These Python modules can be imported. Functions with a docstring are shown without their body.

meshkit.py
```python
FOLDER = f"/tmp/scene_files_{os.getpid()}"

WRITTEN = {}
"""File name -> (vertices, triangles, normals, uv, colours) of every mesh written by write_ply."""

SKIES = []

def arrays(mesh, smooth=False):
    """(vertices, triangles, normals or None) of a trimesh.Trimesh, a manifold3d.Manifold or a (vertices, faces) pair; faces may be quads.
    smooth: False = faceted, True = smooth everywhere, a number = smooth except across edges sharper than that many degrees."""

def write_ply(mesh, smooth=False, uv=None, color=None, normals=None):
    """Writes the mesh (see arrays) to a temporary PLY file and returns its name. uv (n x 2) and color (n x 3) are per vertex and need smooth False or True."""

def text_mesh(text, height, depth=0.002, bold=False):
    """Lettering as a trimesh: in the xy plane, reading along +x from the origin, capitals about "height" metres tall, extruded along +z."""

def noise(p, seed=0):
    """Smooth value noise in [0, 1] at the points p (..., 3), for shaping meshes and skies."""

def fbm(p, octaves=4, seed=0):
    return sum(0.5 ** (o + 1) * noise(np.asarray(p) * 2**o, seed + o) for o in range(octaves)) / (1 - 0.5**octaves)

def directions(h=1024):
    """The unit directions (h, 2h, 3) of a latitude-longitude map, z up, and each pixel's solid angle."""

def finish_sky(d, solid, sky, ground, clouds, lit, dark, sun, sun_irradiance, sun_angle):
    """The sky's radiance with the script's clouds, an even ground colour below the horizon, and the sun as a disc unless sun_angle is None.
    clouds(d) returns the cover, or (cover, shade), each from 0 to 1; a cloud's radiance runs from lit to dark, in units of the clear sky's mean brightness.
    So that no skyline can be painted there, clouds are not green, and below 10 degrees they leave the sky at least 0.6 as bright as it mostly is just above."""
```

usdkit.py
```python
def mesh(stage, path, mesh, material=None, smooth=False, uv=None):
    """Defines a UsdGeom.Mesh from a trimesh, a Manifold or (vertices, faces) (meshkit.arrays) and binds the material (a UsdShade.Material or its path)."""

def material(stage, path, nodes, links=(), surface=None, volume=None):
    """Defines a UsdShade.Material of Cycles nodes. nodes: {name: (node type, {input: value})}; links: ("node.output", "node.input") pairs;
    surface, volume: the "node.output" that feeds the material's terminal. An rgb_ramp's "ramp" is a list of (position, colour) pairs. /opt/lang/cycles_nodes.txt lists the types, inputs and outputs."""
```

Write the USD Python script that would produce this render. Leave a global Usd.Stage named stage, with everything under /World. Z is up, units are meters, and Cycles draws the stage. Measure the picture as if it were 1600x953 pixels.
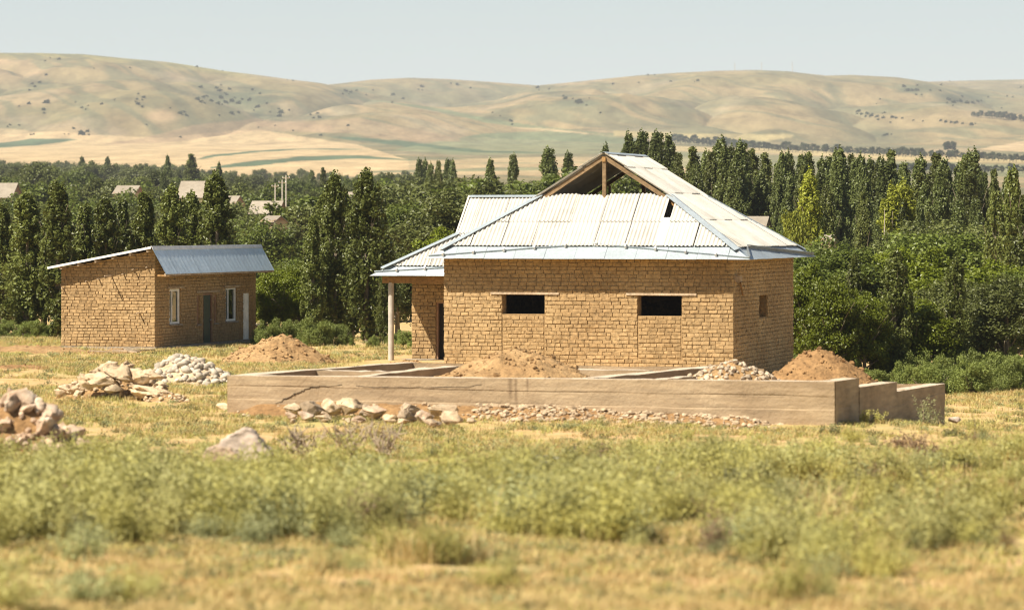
import math, random
import numpy as np, trimesh, usdkit, meshkit
from pxr import Usd, UsdGeom, UsdLux, UsdShade, Gf, Sdf, Vt

stage = Usd.Stage.CreateInMemory()
UsdGeom.SetStageUpAxis(stage, 'Z'); UsdGeom.SetStageMetersPerUnit(stage, 1.0)
World = UsdGeom.Xform.Define(stage, '/World'); stage.SetDefaultPrim(World.GetPrim())
UsdGeom.Scope.Define(stage, '/World/Looks')
S = 1.2                                   # metres per plan unit: everything below is laid out in plan units
EYE, FPX, HOR = 4.0, 5000.0, 350.0        # eye height in plan units; focal length and horizon row in photo pixels (1600 x 953)
rng = np.random.default_rng(7); random.seed(7)

# ------------------------------------------------------------------ camera, sky, sun, exposure
cam = UsdGeom.Camera.Define(stage, '/World/camera')
cam.CreateHorizontalApertureAttr(36.0); cam.CreateVerticalApertureAttr(36.0*953/1600)
cam.CreateFocalLengthAttr(36.0*FPX/1600)
cam.CreateVerticalApertureOffsetAttr(-36.0*(476.5-HOR)/1600)
cam.CreateFStopAttr(1.4); cam.CreateFocusDistanceAttr(125*S)
cam.CreateClippingRangeAttr((0.5, 40000.0)); cam.CreateExposureAttr(1.05)
cam.AddTranslateOp().Set((0, 0, EYE*S)); cam.AddRotateXOp().Set(90.0)

SUN = np.array([-0.675, -0.459, 1.0]); SUN /= np.linalg.norm(SUN)
sun = UsdLux.DistantLight.Define(stage, '/World/sun')
sun.CreateIntensityAttr(1.25); sun.CreateAngleAttr(0.53); sun.CreateColorAttr((1.0, 0.91, 0.78))
sun.GetPrim().CreateAttribute('inputs:normalize', Sdf.ValueTypeNames.Bool).Set(True)
_x = np.cross([0, 0, 1.0], SUN); _x /= np.linalg.norm(_x); _y = np.cross(SUN, _x)
sun.AddTransformOp().Set(Gf.Matrix4d(*_x, 0, *_y, 0, *SUN, 0, 0, 0, 0, 1))
sky = UsdLux.DomeLight.Define(stage, '/World/sky')
sky_m = usdkit.material(stage, '/World/Looks/sky_look', {
    's': ('sky_texture', {'sky_type': 'single_scattering', 'sun_disc': False, 'sun_elevation': math.asin(SUN[2]), 'sun_rotation': math.atan2(SUN[0], SUN[1]),
                          'altitude': 700.0, 'air_density': 0.80, 'aerosol_density': 0.5, 'ozone_density': 1.0}),
    'tc': ('texture_coordinate', {}), 'xyz': ('separate_xyz', {}), 'el': ('map_range', {'from_min': 0.05, 'from_max': 0.20, 'to_min': 0.80, 'to_max': 0.0, 'clamp': True}), 'mx': ('mix', {'color2': (6.6, 7.3, 7.1)}),
    'w': ('vector_math', {'math_type': 'multiply', 'vector2': (1.03, 0.985, 0.92)}), 'b': ('background_shader', {'strength': 0.05})}, [('s.color', 'w.vector1'), ('tc.generated', 'xyz.vector'), ('xyz.z', 'el.value'), ('w.vector', 'mx.color1'), ('el.result', 'mx.fac'), ('mx.color', 'b.color')], surface='b.background')
UsdShade.MaterialBindingAPI.Apply(sky.GetPrim()).Bind(sky_m)
sky.GetPrim().SetCustomDataByKey('kind', 'structure')

# ------------------------------------------------------------------ helpers
taken = {}
def numbered(base):
    n = taken.get(base, 0); taken[base] = n+1
    return base if n == 0 else f'{base}_{n:03d}'

def arr(m, smooth):
    return m if isinstance(m, tuple) and len(m) == 3 else meshkit.arrays(m, smooth)

def obj(name, mesh, mat, parent=None, smooth=False, color=None):
    """One Mesh prim. mesh in plan units, in the frame of parent."""
    root = parent.GetPath().pathString if parent is not None else '/World'
    path = numbered(f'{root}/{name}')
    if isinstance(mesh, list): mesh = cat(mesh)
    v, f, n = meshkit.arrays(mesh, smooth)
    g = UsdGeom.Mesh.Define(stage, path)
    g.CreatePointsAttr(Vt.Vec3fArray.FromNumpy((v*S).astype(np.float32)))
    g.CreateFaceVertexCountsAttr(Vt.IntArray.FromNumpy(np.full(len(f), 3, np.int32)))
    g.CreateFaceVertexIndicesAttr(Vt.IntArray.FromNumpy(f.astype(np.int32).ravel()))
    g.CreateSubdivisionSchemeAttr('none')
    if n is not None:
        g.CreateNormalsAttr(Vt.Vec3fArray.FromNumpy(n.astype(np.float32))); g.SetNormalsInterpolation('vertex')
    if color is not None:
        UsdGeom.PrimvarsAPI(g).CreatePrimvar('tint', Sdf.ValueTypeNames.Color3fArray, 'vertex').Set(Vt.Vec3fArray.FromNumpy(np.asarray(color, np.float32)))
    UsdShade.MaterialBindingAPI.Apply(g.GetPrim()).Bind(M[mat])
    return g.GetPrim()

def tag(p, label=None, category=None, group=None, kind=None):
    for k, x in (('label', label), ('category', category), ('group', group), ('kind', kind)):
        if x: p.SetCustomDataByKey(k, x)
    return p

def thing(name, label, category, loc=(0, 0, 0), rotz=0.0, group=None, scale=None, ref=None):
    x = UsdGeom.Xform.Define(stage, numbered('/World/'+name))
    x.AddTranslateOp().Set(tuple(float(a*S) for a in loc))
    if rotz: x.AddRotateZOp().Set(float(rotz))
    if scale is not None: x.AddScaleOp().Set(tuple(float(a) for a in scale))
    p = x.GetPrim()
    if ref is not None:
        p.GetReferences().AddInternalReference(ref.GetPath()); p.SetInstanceable(True)
    return tag(p, label, category, group)

def cat(ms):
    vs, fs, o = [], [], 0
    for m in ms:
        v, f, _ = meshkit.arrays(m, False)
        vs.append(v); fs.append(f+o); o += len(v)
    return np.vstack(vs), np.vstack(fs)

BOXF = np.array([[0, 2, 3, 1], [4, 5, 7, 6], [0, 1, 5, 4], [2, 6, 7, 3], [0, 4, 6, 2], [1, 3, 7, 5]])
def box(x0, x1, y0, y1, z0, z1):
    v = np.array([[x, y, z] for z in (z0, z1) for y in (y0, y1) for x in (x0, x1)], float)
    return v, BOXF

def hexa(v8):
    return np.asarray(v8, float), BOXF

def bar(a, b, w, h, up=(0, 0, 1)):
    """A squared timber from a to b, w wide and h deep."""
    a, b = np.asarray(a, float), np.asarray(b, float)
    d = (b-a)/np.linalg.norm(b-a)
    s = np.cross(d, up); s = s/np.linalg.norm(s) if np.linalg.norm(s) > 1e-6 else np.array([1.0, 0, 0])
    t = np.cross(s, d)
    v = [p + s*i*w/2 + t*j*h/2 for j in (-1, 1) for p in (a, b) for i in (-1, 1)]
    return np.array(v), BOXF

def tube(pts, radii, n=7):
    pts = np.asarray(pts, float); radii = np.broadcast_to(np.asarray(radii, float), (len(pts),))
    vs = []
    for i, p in enumerate(pts):
        d = pts[min(i+1, len(pts)-1)] - pts[max(i-1, 0)]; d /= np.linalg.norm(d)
        a = np.cross(d, [0, 1, 0.2] if abs(d[1]) < 0.9 else [1, 0, 0]); a /= np.linalg.norm(a); b = np.cross(d, a)
        k = np.arange(n)*2*np.pi/n
        vs.append(p + radii[i]*(np.cos(k)[:, None]*a + np.sin(k)[:, None]*b))
    f = []
    for i in range(len(pts)-1):
        for j in range(n):
            f.append([i*n+j, i*n+(j+1) % n, (i+1)*n+(j+1) % n, (i+1)*n+j])
    v = np.vstack(vs+[pts[:1], pts[-1:]]); f = np.array(f)
    f = np.vstack([f[:, [0, 1, 2]], f[:, [0, 2, 3]]])
    c0, c1, m = len(v)-2, len(v)-1, (len(pts)-1)*n
    caps = [[c0, (j+1) % n, j] for j in range(n)] + [[c1, m+j, m+(j+1) % n] for j in range(n)]
    return v, np.vstack([f, caps])

def grid(P):
    """(rows, columns, 3) -> a mesh."""
    r, c = P.shape[:2]
    i = np.arange(r*c).reshape(r, c)
    f = np.stack([i[:-1, :-1], i[:-1, 1:], i[1:, 1:], i[1:, :-1]], -1).reshape(-1, 4)
    return P.reshape(-1, 3), f

def sm(t):
    t = np.clip(t, 0, 1); return t*t*(3-2*t)

def rock(rx, ry, rz, n=16, seed=None, power=1.0):
    """An angular broken stone."""
    r = np.random.default_rng(seed if seed is not None else rng.integers(1 << 30))
    p = r.normal(size=(n, 3)); p /= np.linalg.norm(p, axis=1, keepdims=True)
    p *= r.uniform(0.8, 1.05, (n, 1))
    p = np.sign(p)*np.abs(p)**power
    h = trimesh.convex.convex_hull(p*[rx, ry, rz])
    return np.array(h.vertices), np.array(h.faces)
_ico1, _ico2, _ico3 = (trimesh.creation.icosphere(k) for k in (1, 2, 3))
def cobble(rx, ry, rz, base=_ico1, rough=0.22, freq=1.3):
    o = rng.uniform(0, 99, 3)
    v = np.array(base.vertices); v = v*(1 + rough*2*(meshkit.noise(v*freq+o)-0.5))[:, None]
    return v*[rx, ry, rz], np.array(base.faces)
def turn(m, loc=(0, 0, 0), e=None):
    v, f = m
    if e is not None: v = v @ trimesh.transformations.euler_matrix(*e)[:3, :3].T
    return v+np.asarray(loc), f

def _lump(seed):
    m = trimesh.Trimesh(*rock(1, 1, 1, 15, seed)); v, f = trimesh.remesh.subdivide_to_size(m.vertices, m.faces, .42)
    m = trimesh.Trimesh(v, f, process=True); v, nn = np.array(m.vertices), np.array(m.vertex_normals)
    v = v+nn*((meshkit.fbm(v*1.7+seed, 3, seed)-.5)*.55)[:, None]+nn*((meshkit.fbm(v*5+seed, 2, seed+1)-.5)*.22)[:, None]
    return v, np.array(m.faces)
LUMPS = [_lump(900+k) for k in range(14)]
def lump(rx, ry, rz):
    v, f = LUMPS[rng.integers(len(LUMPS))]
    a = rng.uniform(0, 6.28); c, q = math.cos(a), math.sin(a)
    return (v @ np.array([[c, q, 0], [-q, c, 0], [0, 0, 1]]))*[rx, ry, rz], f

def px(x, y, Y):
    """Photo pixel at depth Y -> plan point."""
    return np.array([(x-800)/FPX*Y, Y, EYE-(y-HOR)/FPX*Y])

# ------------------------------------------------------------------ materials
M = {}
def pos_noise(scale, detail=4.0, rough=0.55):
    return ('noise_texture', {'scale': scale/S, 'detail': detail, 'roughness': rough})

def rough_mat(name, stops, scale=3.0, rough=0.9, bump=0.3, bump_scale=30.0, bump_dist=0.02, spread=0.0, fine=12.0, fine_amt=0.35, spec=0.2):
    """Matt mineral surface: a colour ramp over noise in place, finer mottling, bump, and tone that differs piece by piece (spread)."""
    nodes = {'g': ('geometry', {}), 'oi': ('object_info', {}), 'n': pos_noise(scale), 'r': ('rgb_ramp', {'ramp': stops}), 'n2': pos_noise(fine, 5.0, 0.65),
             'm2': ('map_range', {'from_min': 0.3, 'from_max': 0.7, 'to_min': 1-fine_amt, 'to_max': 1+fine_amt}), 'c2': ('vector_math', {'math_type': 'scale'}),
             'rs': ('math', {'math_type': 'add'}), 'rf': ('math', {'math_type': 'fraction'}), 'rm': ('map_range', {'from_min': 0, 'from_max': 1, 'to_min': 1-spread, 'to_max': 1+spread}),
             'c3': ('vector_math', {'math_type': 'scale'}), 'nb': pos_noise(bump_scale, 4.0, 0.6), 'b': ('bump', {'strength': bump, 'distance': bump_dist*S}),
             'p': ('principled_bsdf', {'roughness': rough, 'specular_ior_level': spec})}
    links = [('g.position', 'n.vector'), ('g.position', 'n2.vector'), ('g.position', 'nb.vector'), ('n.fac', 'r.fac'), ('n2.fac', 'm2.value'), ('r.color', 'c2.vector1'), ('m2.result', 'c2.scale'),
             ('g.random_per_island', 'rs.value1'), ('oi.random', 'rs.value2'), ('rs.value', 'rf.value1'), ('rf.value', 'rm.value'), ('c2.vector', 'c3.vector1'), ('rm.result', 'c3.scale'),
             ('c3.vector', 'p.base_color'), ('nb.fac', 'b.height'), ('b.normal', 'p.normal')]
    M[name] = usdkit.material(stage, f'/World/Looks/{name}', nodes, links, surface='p.BSDF')

def plain_mat(name, color, rough=0.6, metallic=0.0, var=0.12, scale=4.0, spec=0.4, spread=0.05):
    c = np.array(color)
    rough_mat(name, [(0.3, tuple(c*(1-var))), (0.7, tuple(np.minimum(c*(1+var), 0.95)))], scale=scale, rough=rough, bump=0.08, bump_dist=0.01, spread=spread, fine_amt=0.1, spec=spec)
    if metallic: UsdShade.Shader.Get(stage, f'/World/Looks/{name}/p').CreateInput('metallic', Sdf.ValueTypeNames.Float).Set(metallic)

rough_mat('adobe', [(0.25, (0.27, 0.175, 0.082)), (0.5, (0.335, 0.225, 0.108)), (0.75, (0.40, 0.28, 0.142))], scale=0.7, spread=0.11, bump=0.5, bump_scale=16, bump_dist=0.02, fine=9)
rough_mat('mud_mortar', [(0.3, (0.26, 0.168, 0.078)), (0.7, (0.33, 0.22, 0.105))], scale=2, bump=0.5, bump_scale=18)
def board_concrete(name, streaks):
    g = ('geometry', {})
    nodes = {'g': g, 'tc': ('texture_coordinate', {}), 'xyz': ('separate_xyz', {}), 'n': pos_noise(.9), 'r': ('rgb_ramp', {'ramp': [(0.25, (0.25, 0.18, 0.105)), (0.5, (0.325, 0.24, 0.145)), (0.75, (0.40, 0.305, 0.19))]}),
             'stz': ('mapping', {'scale': (.5, 1, 7.0)}), 'n2': pos_noise(1.5, 5, .65), 'm2': ('map_range', {'from_min': .3, 'from_max': .7, 'to_min': .76, 'to_max': 1.20}), 'c2': ('vector_math', {'math_type': 'scale'}),
             'n3': pos_noise(2.0, 3, .6), 'nb': pos_noise(14, 4, .6), 'b': ('bump', {'strength': .7, 'distance': .03}), 'p': ('principled_bsdf', {'roughness': .9, 'specular_ior_level': .2}), 'st': ('mapping', {'scale': (3.0, 1, .5)})}
    links = [('g.position', 'n.vector'), ('g.position', 'stz.vector'), ('stz.vector', 'n2.vector'), ('n.fac', 'r.fac'), ('n2.fac', 'm2.value'), ('r.color', 'c2.vector1'), ('m2.result', 'c2.scale'), ('g.position', 'st.vector'), ('st.vector', 'n3.vector'),
             ('tc.object', 'xyz.vector'), ('g.position', 'nb.vector'), ('nb.fac', 'b.height'), ('b.normal', 'p.normal')]
    last = 'c2.vector'
    for i, (u, w, zl) in enumerate(streaks):
        A, B, C, D, E, Fz = (f'streak_{c}{i}' for c in 'abcdef')
        nodes[A] = ('math', {'math_type': 'subtract', 'value2': u*S}); nodes[B] = ('math', {'math_type': 'absolute'})
        nodes[C] = ('map_range', {'from_min': .3*w*S, 'from_max': w*S, 'to_min': 1, 'to_max': 0, 'clamp': True})
        nodes[D] = ('map_range', {'from_min': zl*S, 'from_max': (zl+.22)*S, 'to_min': 0, 'to_max': .62, 'clamp': True})
        nodes[E] = ('math', {'math_type': 'multiply'}); nodes[Fz] = ('mix', {'mix_type': 'mix', 'color2': (0.12, 0.08, 0.045)})
        nodes['h'+str(i)] = ('math', {'math_type': 'multiply_add', 'value2': .55*w*S})
        links += [('xyz.x', A+'.value1'), (A+'.value', B+'.value1'), ('n3.fac', f'h{i}.value1'), (B+'.value', f'h{i}.value3'), (f'h{i}.value', C+'.value'), ('xyz.z', D+'.value'), (C+'.result', E+'.value1'), (D+'.result', E+'.value2'), (E+'.value', Fz+'.fac'), (last, Fz+'.color1')]
        last = Fz+'.color'
    links.append((last, 'p.base_color'))
    M[name] = usdkit.material(stage, '/World/Looks/'+name, nodes, links, surface='p.BSDF')
board_concrete('concrete', ())
rough_mat('concrete_top', [(0.25, (0.42, 0.34, 0.24)), (0.75, (0.56, 0.47, 0.35))], scale=2, bump=.3, bump_scale=14)
rough_mat('plinth', [(0.3, (0.24, 0.20, 0.15)), (0.7, (0.34, 0.29, 0.22))], scale=2, bump=0.3)
rough_mat('soil', [(0.25, (0.23, 0.135, 0.058)), (0.5, (0.305, 0.19, 0.085)), (0.75, (0.38, 0.25, 0.12))], scale=1.6, bump=0.9, bump_scale=12, bump_dist=0.05, fine=9, fine_amt=0.35)
rough_mat('red_soil', [(0.25, (0.20, 0.112, 0.045)), (0.75, (0.31, 0.185, 0.080))], scale=2.0, bump=0.9, bump_scale=12, bump_dist=0.05, fine=9)
rough_mat('rubble', [(0.25, (0.33, 0.235, 0.14)), (0.5, (0.45, 0.34, 0.215)), (0.75, (0.55, 0.44, 0.30))], scale=3.0, bump=0.9, bump_scale=10, spread=0.2, fine=10)
rough_mat('pink_rubble', [(0.25, (0.28, 0.18, 0.115)), (0.5, (0.42, 0.30, 0.20)), (0.75, (0.55, 0.45, 0.34))], scale=3.0, bump=0.6, bump_scale=14, spread=0.25, fine=10)
rough_mat('white_stone', [(0.25, (0.33, 0.275, 0.205)), (0.75, (0.50, 0.44, 0.345))], scale=3.0, bump=0.5, bump_scale=14, spread=0.26, fine=10, fine_amt=0.15)
rough_mat('pale_stone', [(0.25, (0.37, 0.285, 0.19)), (0.75, (0.53, 0.44, 0.32))], scale=3.0, bump=0.4, bump_scale=14, spread=0.22, fine=10, fine_amt=0.2)
rough_mat('dusty_stone', [(0.25, (0.25, 0.185, 0.12)), (0.75, (0.40, 0.31, 0.21))], scale=3.0, bump=0.6, bump_scale=14, spread=0.2, fine=10)
rough_mat('grey_stone', [(0.25, (0.25, 0.195, 0.15)), (0.5, (0.42, 0.335, 0.26)), (0.75, (0.54, 0.43, 0.33))], scale=2.0, bump=0.8, bump_scale=9, fine=7)
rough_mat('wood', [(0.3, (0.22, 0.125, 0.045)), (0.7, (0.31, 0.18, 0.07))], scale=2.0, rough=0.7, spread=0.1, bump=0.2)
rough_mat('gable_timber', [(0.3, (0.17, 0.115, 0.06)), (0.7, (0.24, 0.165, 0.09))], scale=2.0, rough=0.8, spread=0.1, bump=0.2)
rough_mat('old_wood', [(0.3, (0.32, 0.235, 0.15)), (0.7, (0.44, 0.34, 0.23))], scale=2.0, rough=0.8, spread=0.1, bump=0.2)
rough_mat('slate_sheet', [(0.22, (0.38, 0.355, 0.295)), (0.45, (0.485, 0.465, 0.41)), (0.75, (0.545, 0.53, 0.475))], scale=0.9, rough=0.8, spread=0.07, bump=0.1, fine=5, fine_amt=0.10)
plain_mat('galvanised', (0.36, 0.41, 0.43), rough=0.42, metallic=0.35, var=0.10, scale=1.5)
plain_mat('dark_metal', (0.20, 0.22, 0.23), rough=0.45, metallic=0.4)
plain_mat('blue_metal', (0.62, 0.75, 0.83), rough=0.45, metallic=0.15, var=0.12, scale=1.2)
plain_mat('white_paint', (0.78, 0.77, 0.73), rough=0.5)
plain_mat('green_paint', (0.02, 0.036, 0.024), rough=0.45)
plain_mat('red_cloth', (0.45, 0.05, 0.03), rough=0.85)
plain_mat('brown_paint', (0.28, 0.16, 0.09), rough=0.6)
plain_mat('post_grey', (0.42, 0.38, 0.32), rough=0.8)
plain_mat('pole_grey', (0.55, 0.50, 0.42), rough=0.8)
plain_mat('plaster', (0.42, 0.32, 0.19), rough=0.9)
rough_mat('village_roof', [(0.3, (0.24, 0.205, 0.155)), (0.7, (0.31, 0.27, 0.21))], scale=0.6, spread=0.10, fine=3, fine_amt=.12)
plain_mat('black_plastic', (0.06, 0.06, 0.065), rough=0.4)
plain_mat('pale_plastic', (0.55, 0.60, 0.68), rough=0.4)
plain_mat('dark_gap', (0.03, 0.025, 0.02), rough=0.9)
plain_mat('bark', (0.20, 0.16, 0.11), rough=0.9, var=0.25)
plain_mat('pale_bark', (0.42, 0.36, 0.27), rough=0.9, var=0.2)
plain_mat('dry_stem', (0.33, 0.26, 0.175), rough=0.9, var=0.2)
M['window_glass'] = usdkit.material(stage, '/World/Looks/window_glass', {
    't': ('transparent_bsdf', {'color': (0.45, 0.55, 0.45)}), 'g': ('glossy_bsdf', {'color': (0.9, 0.9, 0.9), 'roughness': 0.03}), 'f': ('fresnel', {'IOR': 2.3}), 'm': ('mix_closure', {})},
    [('f.fac', 'm.fac'), ('t.BSDF', 'm.closure1'), ('g.BSDF', 'm.closure2')], surface='m.closure')

def leaf_mat(name, dark, mid, light, trans=0.3, obj_spread=0.25, rough=0.55):
    """Leaves: tone differs leaf by leaf, and plant by plant; some light comes through."""
    nodes = {'g': ('geometry', {}), 'oi': ('object_info', {}), 'r': ('rgb_ramp', {'ramp': [(0.0, dark), (0.5, mid), (1.0, light)]}),
             'om': ('map_range', {'from_min': 0, 'from_max': 1, 'to_min': 1-obj_spread, 'to_max': 1+obj_spread}), 'c': ('vector_math', {'math_type': 'scale'}),
             'p': ('principled_bsdf', {'roughness': rough, 'specular_ior_level': 0.35}), 't': ('translucent_bsdf', {}), 'm': ('mix_closure', {'fac': trans})}
    links = [('g.random_per_island', 'r.fac'), ('oi.random', 'om.value'), ('r.color', 'c.vector1'), ('om.result', 'c.scale'), ('c.vector', 'p.base_color'), ('c.vector', 't.color'),
             ('p.BSDF', 'm.closure1'), ('t.BSDF', 'm.closure2')]
    M[name] = usdkit.material(stage, f'/World/Looks/{name}', nodes, links, surface='m.closure')
leaf_mat('poplar_leaf', (0.13, 0.15, 0.034), (0.215, 0.235, 0.06), (0.34, 0.35, 0.13), rough=0.4)
leaf_mat('far_poplar_leaf', (0.13, 0.155, 0.045), (0.20, 0.225, 0.07), (0.30, 0.32, 0.12), rough=0.4)
leaf_mat('broad_leaf', (0.115, 0.145, 0.022), (0.185, 0.22, 0.036), (0.28, 0.305, 0.07), rough=0.45)
leaf_mat('olive_leaf', (0.115, 0.13, 0.032), (0.175, 0.19, 0.052), (0.26, 0.265, 0.09), rough=0.45)
leaf_mat('bright_leaf', (0.14, 0.17, 0.011), (0.24, 0.27, 0.016), (0.37, 0.375, 0.03), rough=0.42)
leaf_mat('yellow_leaf', (0.26, 0.28, 0.03), (0.36, 0.37, 0.04), (0.45, 0.45, 0.06))
leaf_mat('bush_leaf', (0.18, 0.215, 0.045), (0.27, 0.30, 0.07), (0.36, 0.38, 0.11))
leaf_mat('hill_leaf', (0.045, 0.06, 0.025), (0.06, 0.08, 0.032), (0.08, 0.10, 0.045), trans=0.15)
leaf_mat('herb_leaf', (0.40, 0.37, 0.11), (0.60, 0.555, 0.19), (0.75, 0.69, 0.29), trans=0.3, obj_spread=0.25)
leaf_mat('grey_herb_leaf', (0.33, 0.34, 0.15), (0.45, 0.46, 0.21), (0.58, 0.57, 0.29), trans=0.25)
leaf_mat('pale_herb_leaf', (0.42, 0.40, 0.15), (0.60, 0.56, 0.235), (0.74, 0.68, 0.34), trans=0.3)
leaf_mat('dark_herb_leaf', (0.16, 0.155, 0.055), (0.24, 0.23, 0.08), (0.33, 0.31, 0.12), trans=0.2)
leaf_mat('dry_leaf', (0.48, 0.36, 0.15), (0.60, 0.47, 0.22), (0.70, 0.58, 0.31), trans=0.25, obj_spread=0.15)
leaf_mat('brown_herb_leaf', (0.22, 0.145, 0.08), (0.32, 0.22, 0.13), (0.44, 0.33, 0.21), trans=0.15)

# ------------------------------------------------------------------ the lie of the land
def G(X, Y, fine=True):
    X, Y = np.asarray(X, float), np.asarray(Y, float)
    z = 0.98*np.clip((60-Y)/35, 0, 2.2)**1.25
    z = z - 1.1*sm((X-5)/6.5)*sm((Y-58)/22)
    z = z + zb(Y)
    if fine:
        P = np.stack([X, Y, 0*X], -1)
        z = z + 0.16*(meshkit.fbm(P*0.45, 3, 3)-0.5)*np.clip(1-(Y-90)/100, 0, 1) + 0.06*(meshkit.fbm(P*2.3, 3, 9)-0.5)
    return z
def zb(Y):
    Y = np.asarray(Y, float)
    return np.interp(Y, [-400, 110, 150, 400, 700, 1100, 1500, 3000, 7500], [0, 0, -1.2, -1.0, 3.0, 11.0, 23.0, 76, 120])

CRESTS = [  # depth of the crest line, width of the front slope, its outline (photo column, row)
    (4300, 1500, [(-2600, 150), (-1200, 120), (-400, 95), (0, 83), (60, 83), (130, 85), (200, 92), (260, 97), (300, 103), (350, 111), (400, 117), (450, 124), (500, 130), (600, 150), (700, 172), (800, 196), (950, 222), (1200, 240), (3000, 260)]),
    (5100, 1900, [(-2000, 170), (200, 160), (400, 142), (530, 131), (580, 125), (640, 122), (700, 124), (760, 128), (800, 131), (840, 134), (900, 141), (1000, 158), (1200, 190), (3000, 240)]),
    (4600, 1700, [(-2000, 260), (300, 235), (600, 205), (700, 180), (780, 155), (840, 134), (870, 131), (920, 126), (1000, 118), (1060, 114), (1120, 111), (1180, 110), (1230, 112), (1290, 118.5), (1330, 117.5), (1400, 121), (1450, 128), (1500, 136), (1600, 150), (1800, 175), (3000, 230)]),
    (5700, 2300, [(-2000, 200), (1000, 160), (1300, 143), (1400, 131), (1450, 128), (1520, 126), (1600, 124.5), (1800, 120), (2200, 118), (4000, 140)])]
def H(X, Y):
    """Height of the far land at plan point (X, Y)."""
    X, Y = np.asarray(X, float), np.asarray(Y, float)
    base = zb(Y); col = 800+FPX*X/np.maximum(Y, 1)
    P = np.stack([X, Y, 0*X], -1)
    wob = meshkit.fbm(P/420.0, 4, 21)-0.5
    gul = 1-np.abs(2*meshkit.fbm(np.stack([X/260+0.5*wob, Y/700+1.2*wob, 0*X], -1), 3, 33)-1)**0.8
    z = base
    for k, (Yc, w, line) in enumerate(CRESTS):
        lx, ly = np.array(line, float).T
        top = EYE+(HOR-np.interp(col, lx, ly))*Yc/FPX
        b0 = zb(Yc)
        p = np.clip((Yc-Y)/w*(1+0.5*wob), 0, 1.3)
        s = np.where(p < 1, (1-np.clip(p, 0, 1)**1.35)**1.1, 0)
        back = np.clip((Y-Yc)/2500, 0, 1)
        h = base + np.maximum(top-b0, 0)*np.where(Y <= Yc, s, 1-0.35*back-0.3*sm(back))
        amp = 40*np.sin(np.pi*np.clip(p, 0, 1))**0.8*np.clip((top-b0)/100, 0, 1)
        h = h - amp*np.clip(gul-0.45, 0, 1)*1.3
        d = h-z; kk = 6.0
        z = np.where(np.abs(d) < kk, np.maximum(h, z)+(kk-np.abs(d))**2/(4*kk), np.maximum(h, z))
    return z
def land(X, Y):
    return np.where(np.asarray(Y) < 400, G(X, Y, False), H(X, Y))
def hit(x, y, lo=420.0, hi=6000.0):
    """Where the far land shows at a photo pixel."""
    Ys = np.geomspace(lo, hi, 700)
    P = np.stack([px(x, y, Y) for Y in Ys])
    below = np.nonzero(P[:, 2] < H(P[:, 0], P[:, 1]))[0]
    i = below[0] if len(below) else len(Ys)-1
    X, Y = P[i, 0], P[i, 1]
    return np.array([X, Y, float(H(X, Y))])

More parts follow.
